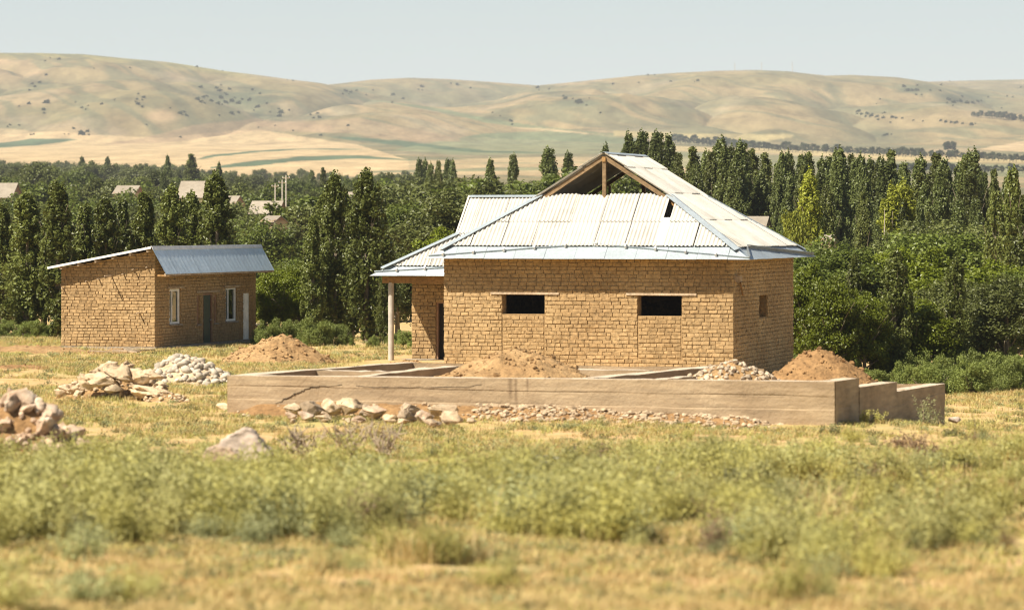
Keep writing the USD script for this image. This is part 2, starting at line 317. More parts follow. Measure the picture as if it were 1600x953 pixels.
# ground near the camera
def ramp_axis(stops):
    out = []
    for (a, b, n) in stops: out.append(np.linspace(a, b, n, endpoint=False))
    return np.concatenate(out+[[stops[-1][1]]])
gx = ramp_axis([(-420, -60, 14), (-60, -18, 30), (-18, 18, 190), (18, 60, 30), (60, 420, 14)])
gy = ramp_axis([(-300, 0, 10), (0, 20, 16), (20, 108, 400), (108, 150, 40), (150, 410, 40)])
XX, YY = np.meshgrid(gx, gy)
rough_mat('ground_look', [(0.3, (0.40, 0.27, 0.14)), (0.7, (0.5, 0.36, 0.2))])
nodes = {'g': ('geometry', {}), 'n1': pos_noise(0.35, 4, 0.6), 'n2': pos_noise(1.7, 5, 0.65), 'n3': pos_noise(9.0, 4, 0.7), 'st': ('mapping', {'scale': (0.35, 1.6, 1.0)}),
         'soil': ('rgb_ramp', {'ramp': [(0.3, (0.38, 0.23, 0.10)), (0.55, (0.49, 0.325, 0.16)), (0.75, (0.58, 0.41, 0.22))]}),
         'grass': ('rgb_ramp', {'ramp': [(0.25, (0.25, 0.225, 0.075)), (0.5, (0.35, 0.30, 0.11)), (0.75, (0.45, 0.37, 0.16))]}),
         'a': ('math', {'math_type': 'multiply_add', 'value2': 0.6}), 'k': ('map_range', {'from_min': 0.62, 'from_max': 0.90, 'to_min': 1, 'to_max': 0, 'clamp': True}),
         'mx': ('mix', {}), 'b': ('bump', {'strength': 0.7, 'distance': 0.05}), 'p': ('principled_bsdf', {'roughness': 0.95, 'specular_ior_level': 0.1})}
links = [('g.position', 'st.vector'), ('st.vector', 'n1.vector'), ('g.position', 'n2.vector'), ('g.position', 'n3.vector'), ('n2.fac', 'soil.fac'), ('n3.fac', 'grass.fac'),
         ('n2.fac', 'a.value1'), ('n1.fac', 'a.value3'), ('a.value', 'k.value'), ('k.result', 'mx.fac'), ('soil.color', 'mx.color1'), ('grass.color', 'mx.color2'), ('mx.color', 'p.base_color'), ('n3.fac', 'b.height'), ('b.normal', 'p.normal')]
M['ground_look'] = usdkit.material(stage, '/World/Looks/ground_look', nodes, links, surface='p.BSDF')
tag(obj('ground', grid(np.stack([XX, YY, G(XX, YY)], -1)), 'ground_look', smooth=True), kind='structure')

# far land: plain, fields and hills, one sheet
tc = ramp_axis([(-1.3, -0.175, 34), (-0.175, 0.175, 700), (0.175, 1.3, 34)])
ry = ramp_axis([(385, 1200, 40), (1200, 2200, 100), (2200, 3300, 120), (3300, 4900, 170), (4900, 6000, 44), (6000, 7500, 8)])
TT, RY = np.meshgrid(tc, ry)
HX = TT*RY; HZ = H(HX, RY)
HZ[0] -= 1.0
ccol, crow = 800+FPX*TT, HOR-FPX*(HZ-EYE)/RY
P2 = np.stack([HX/300, RY/300, 0*HX], -1)
f1, f2, f3 = meshkit.fbm(P2, 5, 51), meshkit.fbm(P2*[3.0, 1.2, 1], 4, 61), meshkit.fbm(P2*9, 3, 71)
def lerp(a, b, t): return a+(np.asarray(b)-a)*t[..., None]
tint = np.broadcast_to(np.array([0.30, 0.232, 0.118]), HX.shape+(3,)).copy()
tint = lerp(tint, (0.23, 0.20, 0.098), sm((f1-0.42)*6)*0.65)
tint = lerp(tint, (0.37, 0.27, 0.15), sm((f2-0.52)*6)*0.6)
tint = lerp(tint, (0.16, 0.155, 0.085), sm((f3-0.58)*6)*sm((f1-0.45)*6)*0.55)
top_y = np.minimum.reduce([np.interp(ccol, *np.array(l, float).T) for _, _, l in CRESTS])
tint = lerp(tint, (0.27, 0.255, 0.10), sm(1-(crow-top_y)/14)*sm((ccol+200)/100)*sm((520-ccol)/200)*0.8)
gulz = sm((0.25-np.abs(2*meshkit.fbm(np.stack([HX/260, RY/700, 0*HX], -1), 3, 33)-1))*5)
tint = lerp(tint, (0.15, 0.15, 0.08), gulz*sm((crow-105)/50)*0.7)
lines = 1-np.abs(2*meshkit.fbm(np.stack([(HX+RY*.35)/60, RY/420, 0*HX], -1), 4, 81)-1)
tint = lerp(tint, (0.17, 0.165, 0.09), sm((lines-.84)*9)*.8)
tint = lerp(tint, (0.36, 0.29, 0.18), sm((.12-np.abs(meshkit.fbm(np.stack([HX/140, (RY+HX)/300, 0*HX], -1), 4, 91)-.5))*9)*sm((f2-.45)*6)*.45)
tint = tint*.72
straw, green, pale_green, tan = (0.40, 0.295, 0.16), (0.075, 0.105, 0.058), (0.155, 0.165, 0.088), (0.26, 0.18, 0.105)
def band(color, upper, lower, k=1.0, feather=1.2):
    """A field between two edge lines, walked off on the ground (photo column, row)."""
    global tint
    ux, uy = np.array(upper, float).T; lx, ly = np.array(lower, float).T
    inside = (ccol > max(ux[0], lx[0])) & (ccol < min(ux[-1], lx[-1]))
    w = 1.6*(f3-0.5)*2
    a = sm((crow+w-np.interp(ccol, ux, uy))/feather)*sm((np.interp(ccol, lx, ly)-crow-w)/feather)*inside
    tint = lerp(tint, color, a*k)
band(straw, [(-300, 212), (0, 211), (80, 205), (150, 210), (250, 216), (320, 208), (400, 202), (480, 214), (560, 226), (640, 250)], [(-300, 262), (0, 262), (200, 275), (420, 280), (640, 275)], 0.85)
band(straw, [(-300, 196), (0, 200), (60, 205), (120, 205)], [(-300, 214), (0, 216), (60, 214), (120, 212)], 0.5)
band(tan, [(160, 225), (220, 216), (300, 196), (400, 185), (520, 196)], [(160, 227), (260, 224), (400, 206), (520, 208)], 0.6)
band(green, [(-300, 217), (0, 223), (50, 217), (110, 217), (125, 219)], [(-300, 232), (0, 232), (60, 228), (125, 219.5)])
band(green, [(300, 250), (330, 242), (400, 235), (470, 231), (560, 232), (590, 235)], [(300, 250.5), (330, 247), (400, 239), (470, 235), (560, 234.5), (590, 235.5)])
band(green, [(330, 260), (400, 251), (470, 244), (560, 242), (620, 247), (655, 252)], [(330, 264), (400, 260), (470, 252), (560, 249), (620, 251), (655, 252.5)])
band((0.07, 0.10, 0.055), [(510, 213), (560, 214), (620, 219), (680, 227), (740, 236)], [(510, 214), (560, 220), (620, 228), (680, 238), (740, 240)])
band(pale_green, [(620, 232), (700, 218), (760, 208), (850, 206), (960, 210), (1000, 218)], [(620, 236), (700, 242), (760, 243), (850, 241), (960, 241), (1000, 240)], 0.75)
band((0.12, 0.145, 0.075), [(540, 152), (600, 157), (680, 168), (760, 184), (860, 200), (960, 208)], [(540, 154), (600, 160), (680, 175), (760, 192), (860, 207), (960, 214)], 0.8)
band(straw, [(520, 258), (600, 252), (660, 250), (800, 246), (1000, 245), (1080, 244)], [(520, 275), (700, 275), (850, 275), (1080, 275)], 0.6)
band(pale_green, [(560, 262), (760, 254), (1000, 252)], [(560, 263), (760, 257), (1000, 255)], 0.8)
band(pale_green, [(560, 268), (760, 262), (1000, 260)], [(560, 272), (760, 268), (1000, 264)], 0.8)
band((0.36, 0.265, 0.145), [(800, 198), (880, 203), (980, 213)], [(800, 201), (880, 207), (980, 217)], 0.8)
band((0.30, 0.245, 0.115), [(960, 204), (1040, 207), (1200, 210), (1240, 213)], [(960, 214), (1040, 218), (1200, 222), (1240, 216)], 0.85)
band((0.36, 0.285, 0.14), [(1050, 227), (1200, 233), (1400, 242), (1700, 252)], [(1050, 236), (1200, 240), (1400, 250), (1700, 260)], 0.85)
band(pale_green, [(1050, 237), (1200, 241), (1400, 251), (1700, 261)], [(1050, 262), (1200, 262), (1400, 266), (1700, 285)], 0.7)
band((0.38, 0.28, 0.155), [(1530, 232), (1600, 220), (1800, 205)], [(1530, 234), (1600, 238), (1800, 240)], 0.85)
band((0.36, 0.29, 0.14), [(1195, 211), (1225, 210), (1242, 213)], [(1195, 220), (1225, 218), (1242, 213.5)], 0.6)
band((0.07, 0.10, 0.055), [(505, 214), (560, 214.5), (640, 221), (700, 229), (760, 235), (860, 238)], [(505, 214.5), (560, 221), (640, 227), (700, 235), (760, 240), (860, 240)], 0.95)
band((0.10, 0.125, 0.065), [(720, 214), (760, 208), (850, 205), (940, 209), (1000, 216)], [(720, 215), (760, 216), (850, 220), (940, 224), (1000, 228)], 0.65)
band(tan, [(400, 190), (480, 188), (560, 184), (640, 200), (720, 216)], [(400, 198), (480, 206), (560, 210), (640, 222), (720, 222)], 0.55)
for (x0, x1, y0, y1, k) in [(225, 275, 172, 192, 0.7), (40, 72, 112, 132, 0.6), (-20, 20, 90, 102, 0.6)]:
    m = sm(1.4-np.hypot((ccol-(x0+x1)/2)/(x1-x0)*2, (crow-(y0+y1)/2)/(y1-y0)*2)+0.8*(f3-0.5))
    tint = lerp(tint, (0.34, 0.235, 0.13), m*k)
for (cx, cy, a, b, k) in [(375, 152, 55, 12, 0.8), (405, 178, 16, 8, 0.7), (55, 130, 20, 10, 0.6), (430, 178, 15, 12, 0.6), (545, 145, 30, 8, 0.6), (495, 183, 30, 6, 0.6), (905, 160, 40, 6, 0.6), (870, 148, 35, 5, 0.6), (1430, 140, 30, 6, 0.7), (1500, 155, 40, 8, 0.7), (1375, 212, 15, 6, 0.5), (780, 186, 20, 6, 0.5)]:
    m = sm(1.5-np.hypot((ccol-cx)/a, (crow-cy)/b)+1.6*(f3-0.5))
    tint = lerp(tint, (0.065, 0.078, 0.045), m*k)
M['far_land'] = usdkit.material(stage, '/World/Looks/far_land', {
    'a': ('attribute', {'attribute': 'tint'}), 'g': ('geometry', {}), 'mp': ('mapping', {'scale': (1.0, 0.22, 1.0), 'rotation': (0.0, 0.0, 0.35)}), 'n': ('noise_texture', {'scale': 0.030, 'detail': 8.0, 'roughness': 0.78}),
    'm': ('map_range', {'from_min': 0.3, 'from_max': 0.7, 'to_min': 0.58, 'to_max': 1.42}), 'c': ('vector_math', {'math_type': 'scale'}), 'p': ('principled_bsdf', {'roughness': 0.95, 'specular_ior_level': 0.05})},
    [('g.position', 'mp.vector'), ('mp.vector', 'n.vector'), ('n.fac', 'm.value'), ('a.color', 'c.vector1'), ('m.result', 'c.scale'), ('c.vector', 'p.base_color')], surface='p.BSDF')
tag(obj('hills', grid(np.stack([HX, RY, HZ], -1)), 'far_land', smooth=True, color=tint.reshape(-1, 3)), kind='structure')

# ------------------------------------------------------------------ bricks
BR_L, BR_H = 0.252, 0.105
CH = np.array([[sx, sy, sz] for sz in (-1, 1) for sy in (-1, 1) for sx in (-1, 1)], float)
def brick(x0, x1, z0, z1, y_face, depth, jit=0.012):
    """One mud brick in a wall of the plane y = y_face (its face looks to -y): a chamfered, uneven block."""
    c = 0.009; y0 = y_face + rng.uniform(-0.004, 0.006)
    out = np.array([[x0, 0, z0], [x1, 0, z0], [x1, 0, z1], [x0, 0, z1]])
    out[:, 2] += 0.016*(meshkit.noise(np.stack([out[:, 0]*.8, 0*out[:, 0]+round(z0*8), out[:, 2]*0], -1), 3)-.5)*(z0 > 0.2)*(z0 < 2.9)
    out = out + rng.normal(0, jit*0.32, (4, 3))*[1, 0, 1]
    inn = out + np.array([[c, 0, c], [-c, 0, c], [-c, 0, -c], [c, 0, -c]])
    fr, bk, fc = out.copy(), out.copy(), inn.copy()
    fc[:, 1] = y0 + rng.normal(0, 0.004, 4); fr[:, 1] = y0+c; bk[:, 1] = y_face+depth
    v = np.vstack([fc, fr, bk])
    f = [[0, 1, 2], [0, 2, 3]]
    for i in range(4):
        j = (i+1) % 4
        f += [[i, i+4, j+4], [i, j+4, j], [i+4, i+8, j+8], [i+4, j+8, j+4]]
    return v, np.array(f)

def lay(x0, x1, z0, top, holes=(), y_face=0.0, depth=0.06, L=BR_L, Hh=BR_H, gap=0.0115, fills=()):
    """The bricks of a wall: courses with broken joints, leaving out the holes (x0, x1, z0, z1); top may be a function of x. Returns (brick, centre)."""
    out = []; z = z0; row = 0
    ztop = top if callable(top) else (lambda x: top)
    while z < max(ztop(x0), ztop(x1)) - 0.03:
        h = Hh*rng.uniform(0.95, 1.05); x = x0 - (L/2 if row % 2 else 0)*rng.uniform(0.7, 1.2)
        while x < x1-0.02:
            w = L*(rng.uniform(0.86, 1.10) if rng.random() > 0.10 else rng.uniform(0.45, 0.7))
            a, b = max(x, x0), min(x+w, x1)
            if x1-b < 0.07: b = x1
            g = gap*(rng.uniform(0.2, 0.6) if rng.random() < .12 else rng.uniform(0.8, 1.35))
            spans = [(a, b)]
            for (hx0, hx1, hz0, hz1) in list(holes)+list(fills):
                if z+h*0.6 > hz0 and z+h*0.4 < hz1:
                    spans = [t for (p, q) in spans for t in ((p, min(q, hx0)), (max(p, hx1), q)) if t[1]-t[0] > 0.05]
            for p, q in spans:
                zt = z+h-g
                lim = min(ztop(p), ztop(q))
                if zt > lim: zt = lim
                if zt-z > 0.03:
                    out.append((brick(p+g/2, q-g/2, z, zt, y_face, depth), ((p+q)/2, z+h/2)))
            x = b if b == x1 else x+w
        z += h; row += 1
    for (fx0, fx1, fz0, fz1) in fills:
        out += lay(fx0+0.02, fx1-0.02, fz0, fz1, (), y_face+0.010, depth, L*0.95, Hh*0.97, gap*1.2)
    return out

def rot_side(m, x_at):
    """Turns a wall laid along x (face to -y) so that it runs along y with its face to +x at x_at."""
    v, f = m
    return np.stack([x_at - v[:, 1], v[:, 0], v[:, 2]], -1), f

def corrugated(a0, a1, b0, b1, lo, hi, P, n, pitch=0.113, amp=0.020, lift=0.0, tilt=0.0, thick=0.008):
    """A wavy sheet on a roof plane: a runs across the waves, b up the slope; lo(a), hi(a) cut it to the plane's outline; P(a, b) is the plane, n its normal."""
    a = np.arange(a0, a1+1e-6, pitch/6)
    l = np.maximum(b0, lo(a)); h = np.minimum(b1, hi(a))
    ok = h-l > 0.015
    if ok.sum() < 3: return None
    a, l, h = a[ok], l[ok], h[ok]
    off = amp*np.sin(2*np.pi*a/pitch) + lift
    n = np.asarray(n, float)
    rows = []
    for s, t in ((l, tilt), (h, 0.0)):
        rows.append(P(a, s) + n*(off+t)[:, None])
    rows = np.stack(rows)                              # 2, k, 3
    under = rows - n*thick
    ring = np.stack([rows[0], rows[1], under[1], under[0], rows[0]])
    v, f = grid(ring)
    k = len(a)
    ends = []
    for c in (0, k-1): ends.append([c, k+c, 2*k+c, 3*k+c])
    return v, np.vstack([f, ends])

# ------------------------------------------------------------------ the adobe house under construction
RZ = -18.0
cs, sn = math.cos(math.radians(18)), math.sin(math.radians(18))
HOUSE = (5.97, 86.2, 0.0)
house = thing('adobe_house', 'large unfinished mud brick house with pale corrugated hip roof and open gable', 'house', HOUSE, RZ)
LW, DW, WT = 8.27, 7.17, 3.12
win = [(-6.57, -5.34, 1.52, 2.05), (-2.69, -1.45, 1.50, 2.05)]
fill = [(-6.57, -5.34, 0.36, 1.50), (-2.69, -1.45, 0.36, 1.48)]
def wall_core(x0, x1, y0, y1, z0, z1, holes, along='x'):
    """Solid wall behind the bricks, in blocks round its openings."""
    cuts = sorted({x0, x1, *[h[0] for h in holes], *[h[1] for h in holes]}); ms = []
    for a, b in zip(cuts[:-1], cuts[1:]):
        hs = [h for h in holes if h[0] <= a+1e-6 and h[1] >= b-1e-6]
        zs = [(z0, z1)]
        for h in hs: zs = [(z0, h[2]), (h[3], z1)]
        for c, d in zs:
            if d-c > 0.01: ms.append(box(a, b, y0, y1, c, d) if along == 'x' else box(y0, y1, a, b, c, d))
    return cat(ms)
front_wall = obj('front_wall', wall_core(-LW+0.02, -0.02, 0.027, 0.40, -0.05, WT, win), 'mud_mortar', house)
fb = lay(-LW, 0.0, 0.0, WT, holes=win+[(-3.98, -3.84, 2.10, 2.24)], fills=fill, depth=0.05)
fb.sort(key=lambda b: -b[1][0]+0.0*b[1][1])
for m, c in fb[:300]: obj('brick', m, 'adobe', front_wall)
tag(obj('brick_courses', [m for m, c in fb[300:]], 'adobe', front_wall), kind='stuff')
side_hole = [(2.95, 3.95, 1.40, 2.05)]
side_wall = obj('side_wall', wall_core(0.40, DW-0.02, -0.40, -0.035, -0.6, WT, side_hole, 'y'), 'mud_mortar', house)
sb = lay(0.05, DW, -0.5, WT, holes=side_hole, depth=0.05, gap=0.010)
tag(obj('brick_courses', [rot_side(m, 0.0) for m, c in sb], 'adobe', side_wall), kind='stuff')
obj('window_infill', box(-0.36, -0.24, 2.95, 3.95, 1.40, 2.05), 'mud_mortar', house)
obj('rear_wall', [box(-LW+0.02, -0.02, DW-0.4, DW-0.02, -0.6, WT)], 'mud_mortar', house)
obj('left_wall', [box(-LW+0.02, -LW+0.4, 0.41, DW-0.41, -0.1, WT)], 'adobe', house)
obj('ceiling', box(-LW+0.1, -0.1, 0.1, DW-0.1, WT-0.12, WT-0.02), 'old_wood', house)
obj('inner_floor', box(-LW+0.1, -0.1, 0.41, DW-0.41, -0.3, 0.02), 'plinth', house)
obj('plinth', box(-LW-0.03, 0.03, -0.03, 0.3, -0.45, -0.006), 'plinth', house)
obj('plinth', box(-11.35, -LW, 5.70, 6.0, -0.4, -0.02), 'plinth', house)
for (a, b, c, d) in win:
    obj('window_lintel', box(a-0.32, b+0.42, -0.03, 0.03, d+0.012, d+0.07), 'old_wood', house)
# left wing behind a porch
WV = 5.76
door_hole = [(-10.52, -9.55, -0.05, 1.72)]
wing_wall = obj('wing_wall', wall_core(-11.27, -LW+0.1, WV+0.035, WV+0.35, -0.05, 2.9, door_hole), 'mud_mortar', house)
for m, c in lay(-11.29, -LW, 0.0, 2.75, holes=door_hole, y_face=WV, depth=0.05): obj('brick', m, 'adobe', wing_wall)
obj('wing_side_wall', box(-11.27, -10.95, WV+0.36, 7.7, -0.2, 2.6), 'adobe', house)
obj('wing_rear_wall', box(-10.94, -LW, 7.38, 7.7, -0.2, 2.6), 'adobe', house)
obj('porch_floor', box(-11.5, -LW-0.01, 3.4, WV-0.02, -0.4, 0.0), 'plinth', house)
obj('door_frame', [box(-10.52, -10.46, WV+0.04, WV+0.14, 0.0, 1.70), box(-9.61, -9.55, WV+0.04, WV+0.14, 0.0, 1.70), box(-10.46, -9.61, WV+0.04, WV+0.14, 1.64, 1.70)], 'brown_paint', house)
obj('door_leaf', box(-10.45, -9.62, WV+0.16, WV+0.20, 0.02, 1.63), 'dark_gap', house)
obj('porch_post', tube([(-11.2, 3.75, -0.3), (-11.2, 3.75, 2.3)], 0.085, 14), 'post_grey', house, smooth=50)
obj('porch_beam', [bar((-11.45, 3.75, 2.37), (-LW, 3.75, 2.37), 0.14, 0.19)], 'wood', house)
obj('porch_beam', [bar((-11.2, 3.84, 2.375), (-11.2, 7.6, 2.375), 0.14, 0.18)], 'wood', house)
for k in range(5):
    obj('porch_joist', bar((-11.6+0.75*k+0.1, 3.4, 2.53), (-11.6+0.75*k+0.1, WV, 2.60), 0.07, 0.09), 'wood', house)
rag = np.array([[[-8.36+0.05*math.sin(3*j)*i/6+0.02*i, 3.62+0.03*math.sin(2.2*i+j), 2.27-0.07*i] for j in range(-3, 4)] for i in range(7)])
rag[:, :, 0] += np.linspace(-0.08, 0.08, 7)[None]*np.linspace(1, 0.7, 7)[:, None]
rag_v, rag_f = grid(rag)
rp = obj('red_rag', (np.vstack([rag_v, rag_v+[0, 0.012, 0]]), np.vstack([rag_f, rag_f[:, ::-1]+len(rag_v)])), 'red_cloth', smooth=True)
# the rag hangs from the porch beam: a thing of its own, set in the house's frame
UsdGeom.Xformable(rp).AddTranslateOp().Set(tuple(a*S for a in HOUSE)); UsdGeom.Xformable(rp).AddRotateZOp().Set(RZ)
tag(rp, 'small red rag hanging from the porch beam against the house corner', 'rag')
obj('projecting_block', box(0.0, 0.14, 0.10, 0.42, 2.44, 2.60), 'old_wood', house)
obj('leaning_stick', bar((0.06, 0.5, 2.40), (0.05, 0.85, 2.07), 0.045, 0.045), 'wood', house)

# roof planes of the house
UR, UL, VF, VB, ZE, UC, ZT, VG0, VG1 = 0.60, -8.62, -0.60, 7.40, 3.05, -4.0, 5.94, 1.3, 5.3
kr, kl, kf = (ZT-ZE)/(UR-UC), (ZT-ZE)/(UC-UL), 0.9
kb = (VG0-VF)*kf/(VB-VG1)
def nrm(*v): v = np.array(v, float); return v/np.linalg.norm(v)
Pf = lambda a, b: np.stack([a, b, ZE+kf*(b-VF)], -1); nf = nrm(0, -kf, 1)
Pb = lambda a, b: np.stack([a, b, ZE+kb*(VB-b)], -1); nb = nrm(0, kb, 1)
Pr = lambda a, b: np.stack([b, a, ZE+kr*(UR-b)], -1); nr = nrm(kr, 0, 1)
Pl = lambda a, b: np.stack([b, a, ZE+kl*(b-UL)], -1); nl = nrm(-kl, 0, 1)
hipf = lambda u: np.minimum(np.minimum(VF+kr*(UR-u)/kf, VF+kl*(u-UL)/kf), VG0+0.04)
roof = obj('roof', [bar((UC, VG0-0.1, ZT-0.15), (UC, VG1+0.1, ZT-0.15), 0.10, 0.14)], 'wood', house)    # ridge beam; the sheets hang on it
def sheets(a0, a1, step, rows, lo, hi, P, n, sort, gaps=(), skip=(), name='corrugated_sheet'):
    edges = np.arange(a0, a1, step) if step > 0 else np.arange(a1, a0, step)[::-1]
    edges = np.append(edges, a1) if step > 0 else np.append(np.insert(edges, 0, a0), [])
    for i in range(len(edges)-1):
        for j in range(len(rows)-1):
            if (i, j) in skip: continue
            m = corrugated(edges[i]-0.035, edges[i+1]+0.002, rows[j]-0.07, rows[j+1], lo, hi, P, n, lift=0.03+0.012*((i+j) % 2)+rng.uniform(-0.003, 0.003), tilt=0.022)
            if m is not None: obj(name, m, 'slate_sheet', roof, smooth=60)
base_f = lambda a: np.full_like(a, -0.24)
ed_l = -2.10-0.885*np.arange(0, 8)[::-1]; ed_l = np.append([-8.7], ed_l)
ed_r = np.array([-1.93, -1.05, -0.17, 0.6])
frows = [-0.17, 0.56, 1.34]
for ed in (ed_l, ed_r):
    for i in range(len(ed)-1):
        for j in range(2):
            m = corrugated(ed[i]+0.014, ed[i+1], frows[j]-0.07, frows[j+1]+rng.uniform(-0.03, 0.03)*(j == 1), base_f, lambda u, j=j: np.minimum(hipf(u)+(0.05 if j else 0), hipf(u)+0.05), Pf, nf, lift=0.03+0.007*((i+j) % 2)+rng.uniform(-0.003, 0.003), tilt=0.022)
            if m is not None: obj('corrugated_sheet', m, 'slate_sheet', roof, smooth=60)
obj('cover_strip', hexa([*(Pf(np.array([-2.12, -1.90]), np.array([-0.24, -0.24]))+nf*0.02), *(Pf(np.array([-2.12, -1.90]), np.array([0.60, 0.60]))+nf*0.02),
                         *(Pf(np.array([-2.12, -1.90]), np.array([-0.24, -0.24]))+nf*0.062), *(Pf(np.array([-2.12, -1.90]), np.array([0.60, 0.60]))+nf*0.062)]), 'slate_sheet', roof)
# right plane: a along v, b = -u so that b grows up the slope
Pr2 = lambda a, b: np.stack([-b, a, ZE+kr*(UR+b)], -1)
Pl2 = lambda a, b: np.stack([b, a, ZE+kl*(b-UL)], -1)
def hip_side(k_end0, k_end1, dist_of):  # height of the hips above a point of the long planes
    return lambda v: np.where(v < VG0-0.12, (v-VF)*kf, np.where(v > VG1+0.12, (VB-v)*kb, 99.0))
rise = lambda v: np.where(v < VG0-0.13, np.clip((v-VF)*kf, 0, 9), np.where(v > VG1+0.13, np.clip((VB-v)*kb, 0, 9), 9.0))
hi_r = lambda v: np.minimum(rise(v)/kr-UR+0.06, -UC-0.02)
hi_l = lambda v: np.minimum(UL+rise(v)/kl+0.06, UC-0.02)
sheets(VF, VB, 0.885, [-0.08, 1.10, 2.28, 3.42, 4.0], lambda a: np.full_like(a, -0.14), hi_r, Pr2, nr, None)
sheets(VF, VB, 0.885, [-8.20, -7.0, -5.8, -4.6, -4.0], lambda a: np.full_like(a, -8.25), hi_l, Pl2, nl, None)
Pb2 = lambda a, b: np.stack([a, -b, ZE+kb*(VB+b)], -1)
hipb = lambda u: np.minimum(np.minimum(-VB+kr*(UR-u)/kb, -VB+kl*(u-UL)/kb), -VG1+0.04)
sheets(UL, UR, 0.885, [-VB+0.4, -6.2, -5.25], lambda a: np.full_like(a, -VB+0.35), hipb, Pb2, nb, None)
def slab(p0, p1, p2, p3, n, t=0.012, lift=0.0):
    """A thin plate with corners p0 p1 (low), p2 p3 (high, same order)."""
    q = np.array([p0, p1, p2, p3], float)+np.asarray(n)*lift
    return hexa([*(q-np.asarray(n)*t), *q])
# metal flashing at the eaves, in lengths, and the gutters standing on it
def eave_strip(P, n, e0, e1, lo, hi, cutlo, cuthi, step=0.86, mat='galvanised'):
    edges = np.append(np.arange(e0, e1-0.2, step), e1)
    for i in range(len(edges)-1):
        a, b = edges[i]+0.004, edges[i+1]-0.004
        c, d = min(max(a, cutlo), b), max(min(b, cuthi), a)
        pts = P(np.array([a, b, c, d]), np.array([lo, lo, hi, hi]))
        obj('eave_flashing', slab(pts[0], pts[1], pts[2], pts[3], n, 0.010, 0.006*(i % 2)), mat, roof)
hw = 0.44
eave_strip(Pf, nf, UL, UR, VF, VF+hw, UL+hw*kf/kl, UR-hw*kf/kr)
hr = 0.56
eave_strip(Pr2, nr, VF, VB, -UR, -UR+hr, VF+hr*kr/kf, VB-hr*kr/kb)
eave_strip(Pl2, nl, VF, VB, UL, UL+hr, VF+hr*kl/kf, VB-hr*kl/kb)
eave_strip(Pb2, nb, UL, UR, -VB, -VB+hw, UL+hw*kb/kl, UR-hw*kb/kr)
def gutter(P, n, a_s, b_s, brackets, mat='galvanised', h=0.055):
    q = P(np.array(a_s), np.array(b_s))
    n = np.asarray(n)
    for i in range(len(q)-1):
        obj('gutter_lip', bar(q[i]+n*h*0.5, q[i+1]+n*h*0.5, 0.014, h, up=n), mat, roof)
    for t in brackets:
        p = P(np.array([np.interp(0, [0], [t])]), np.array([np.interp(t, a_s, b_s)]))[0]
        obj('gutter_bracket', bar(p+n*0.01, p+n*0.11, 0.05, 0.10, up=(0, 1, 0.3)), 'white_paint', roof)
gutter(Pf, nf, [UL+0.1, -3.9, UR-0.02], [VF+0.06, VF+0.43, VF+0.03], np.arange(-8.1, 0.4, 0.86))
gutter(Pr2, nr, [VF+0.02, 0.95, VB-0.1], [-UR+0.04, -UR+0.50, -UR+0.06], [], 'dark_metal', 0.09)
# hip and ridge caps
def cap(p, q, w=0.15, mat='galvanised'):
    p, q = np.array(p, float), np.array(q, float); d = (q-p)/np.linalg.norm(q-p)
    s = np.cross(d, [0, 0, 1]); s /= np.linalg.norm(s); up = np.cross(s, d)
    ms = [slab(p+s*w*e-up*0.055, q+s*w*e-up*0.055, p, q, up, 0.008) for e in (-1, 1)]
    obj('ridge_cap', ms, mat, roof)
for (a, b, k0) in ((UR, -2.12, 1), (UL, -5.88, -1)):
    s0 = 0.13
    p = np.array([a+(b-a)*s0, VF+(VG0-VF)*s0, ZE+(VG0-VF)*kf*s0+0.075]); q = np.array([b, VG0, ZE+(VG0-VF)*kf+0.085])
    cap(p, q)
    cap((a+(b-a)*0.1, VB-(VB-VG1)*0.1, ZE+0.17+0.08), (b, VG1, ZE+(VG0-VF)*kf+0.085))
cap((UC, VG0-0.12, ZT+0.06), (UC, VG1+0.12, ZT+0.06), 0.13)
# timber in the open gables
zg = ZE+(VG0-VF)*kf
for v in (VG0-0.02, VG1+0.02):
    for (u1, k) in ((-2.12 if abs(v-VG0) < 0.1 or abs(v-VG1) < 0.1 else UR-0.6, 1), (-5.88 if abs(v-VG0) < 0.1 or abs(v-VG1) < 0.1 else UL+0.6, -1)):
        z1 = ZT-(kr if k > 0 else kl)*abs(u1-UC)-0.10
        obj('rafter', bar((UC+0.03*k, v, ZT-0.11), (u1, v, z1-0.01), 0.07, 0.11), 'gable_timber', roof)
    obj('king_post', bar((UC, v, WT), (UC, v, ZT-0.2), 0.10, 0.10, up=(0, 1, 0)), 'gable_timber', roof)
for v in (VG0+0.05, VG1-0.05):
    obj('tie_beam', bar((-5.75, v, zg-0.1), (-2.25, v, zg-0.1), 0.08, 0.12), 'wood', roof)
for v, u in ((VG0+1.33, -2.95), (VG1-0.05, -3.1), (VG1-0.05, -5.0), (VG0+2.66, -2.6)):
    obj('strut', bar((u, v, WT), (u, v, ZT-kr*abs(u-UC)-0.2), 0.07, 0.07, up=(0, 1, 0)), 'old_wood', roof)
for (u, v) in ((UR, VF), (UL, VF)):
    u2 = -2.12 if u > -4 else -5.88
    obj('hip_rafter', bar((u+(u2-u)*0.12, VF+(VG0-VF)*0.12, ZE+0.12*(zg-ZE)-0.1), (u2, VG0, zg-0.1), 0.09, 0.13), 'wood', roof)
obj('soffit', [slab((UL+0.04, VF+0.05, ZE+0.02), (UR-0.04, VF+0.05, ZE+0.02), (UL+0.04, 0.0, ZE+0.02), (UR-0.04, 0.0, ZE+0.02), (0, 0, 1), 0.02),
               slab((0.005, 0.005, ZE+0.02), (UR-0.04, 0.005, ZE+0.02), (0.005, VB-0.3, ZE+0.02), (UR-0.04, VB-0.3, ZE+0.02), (0, 0, 1), 0.02)], 'old_wood', roof)
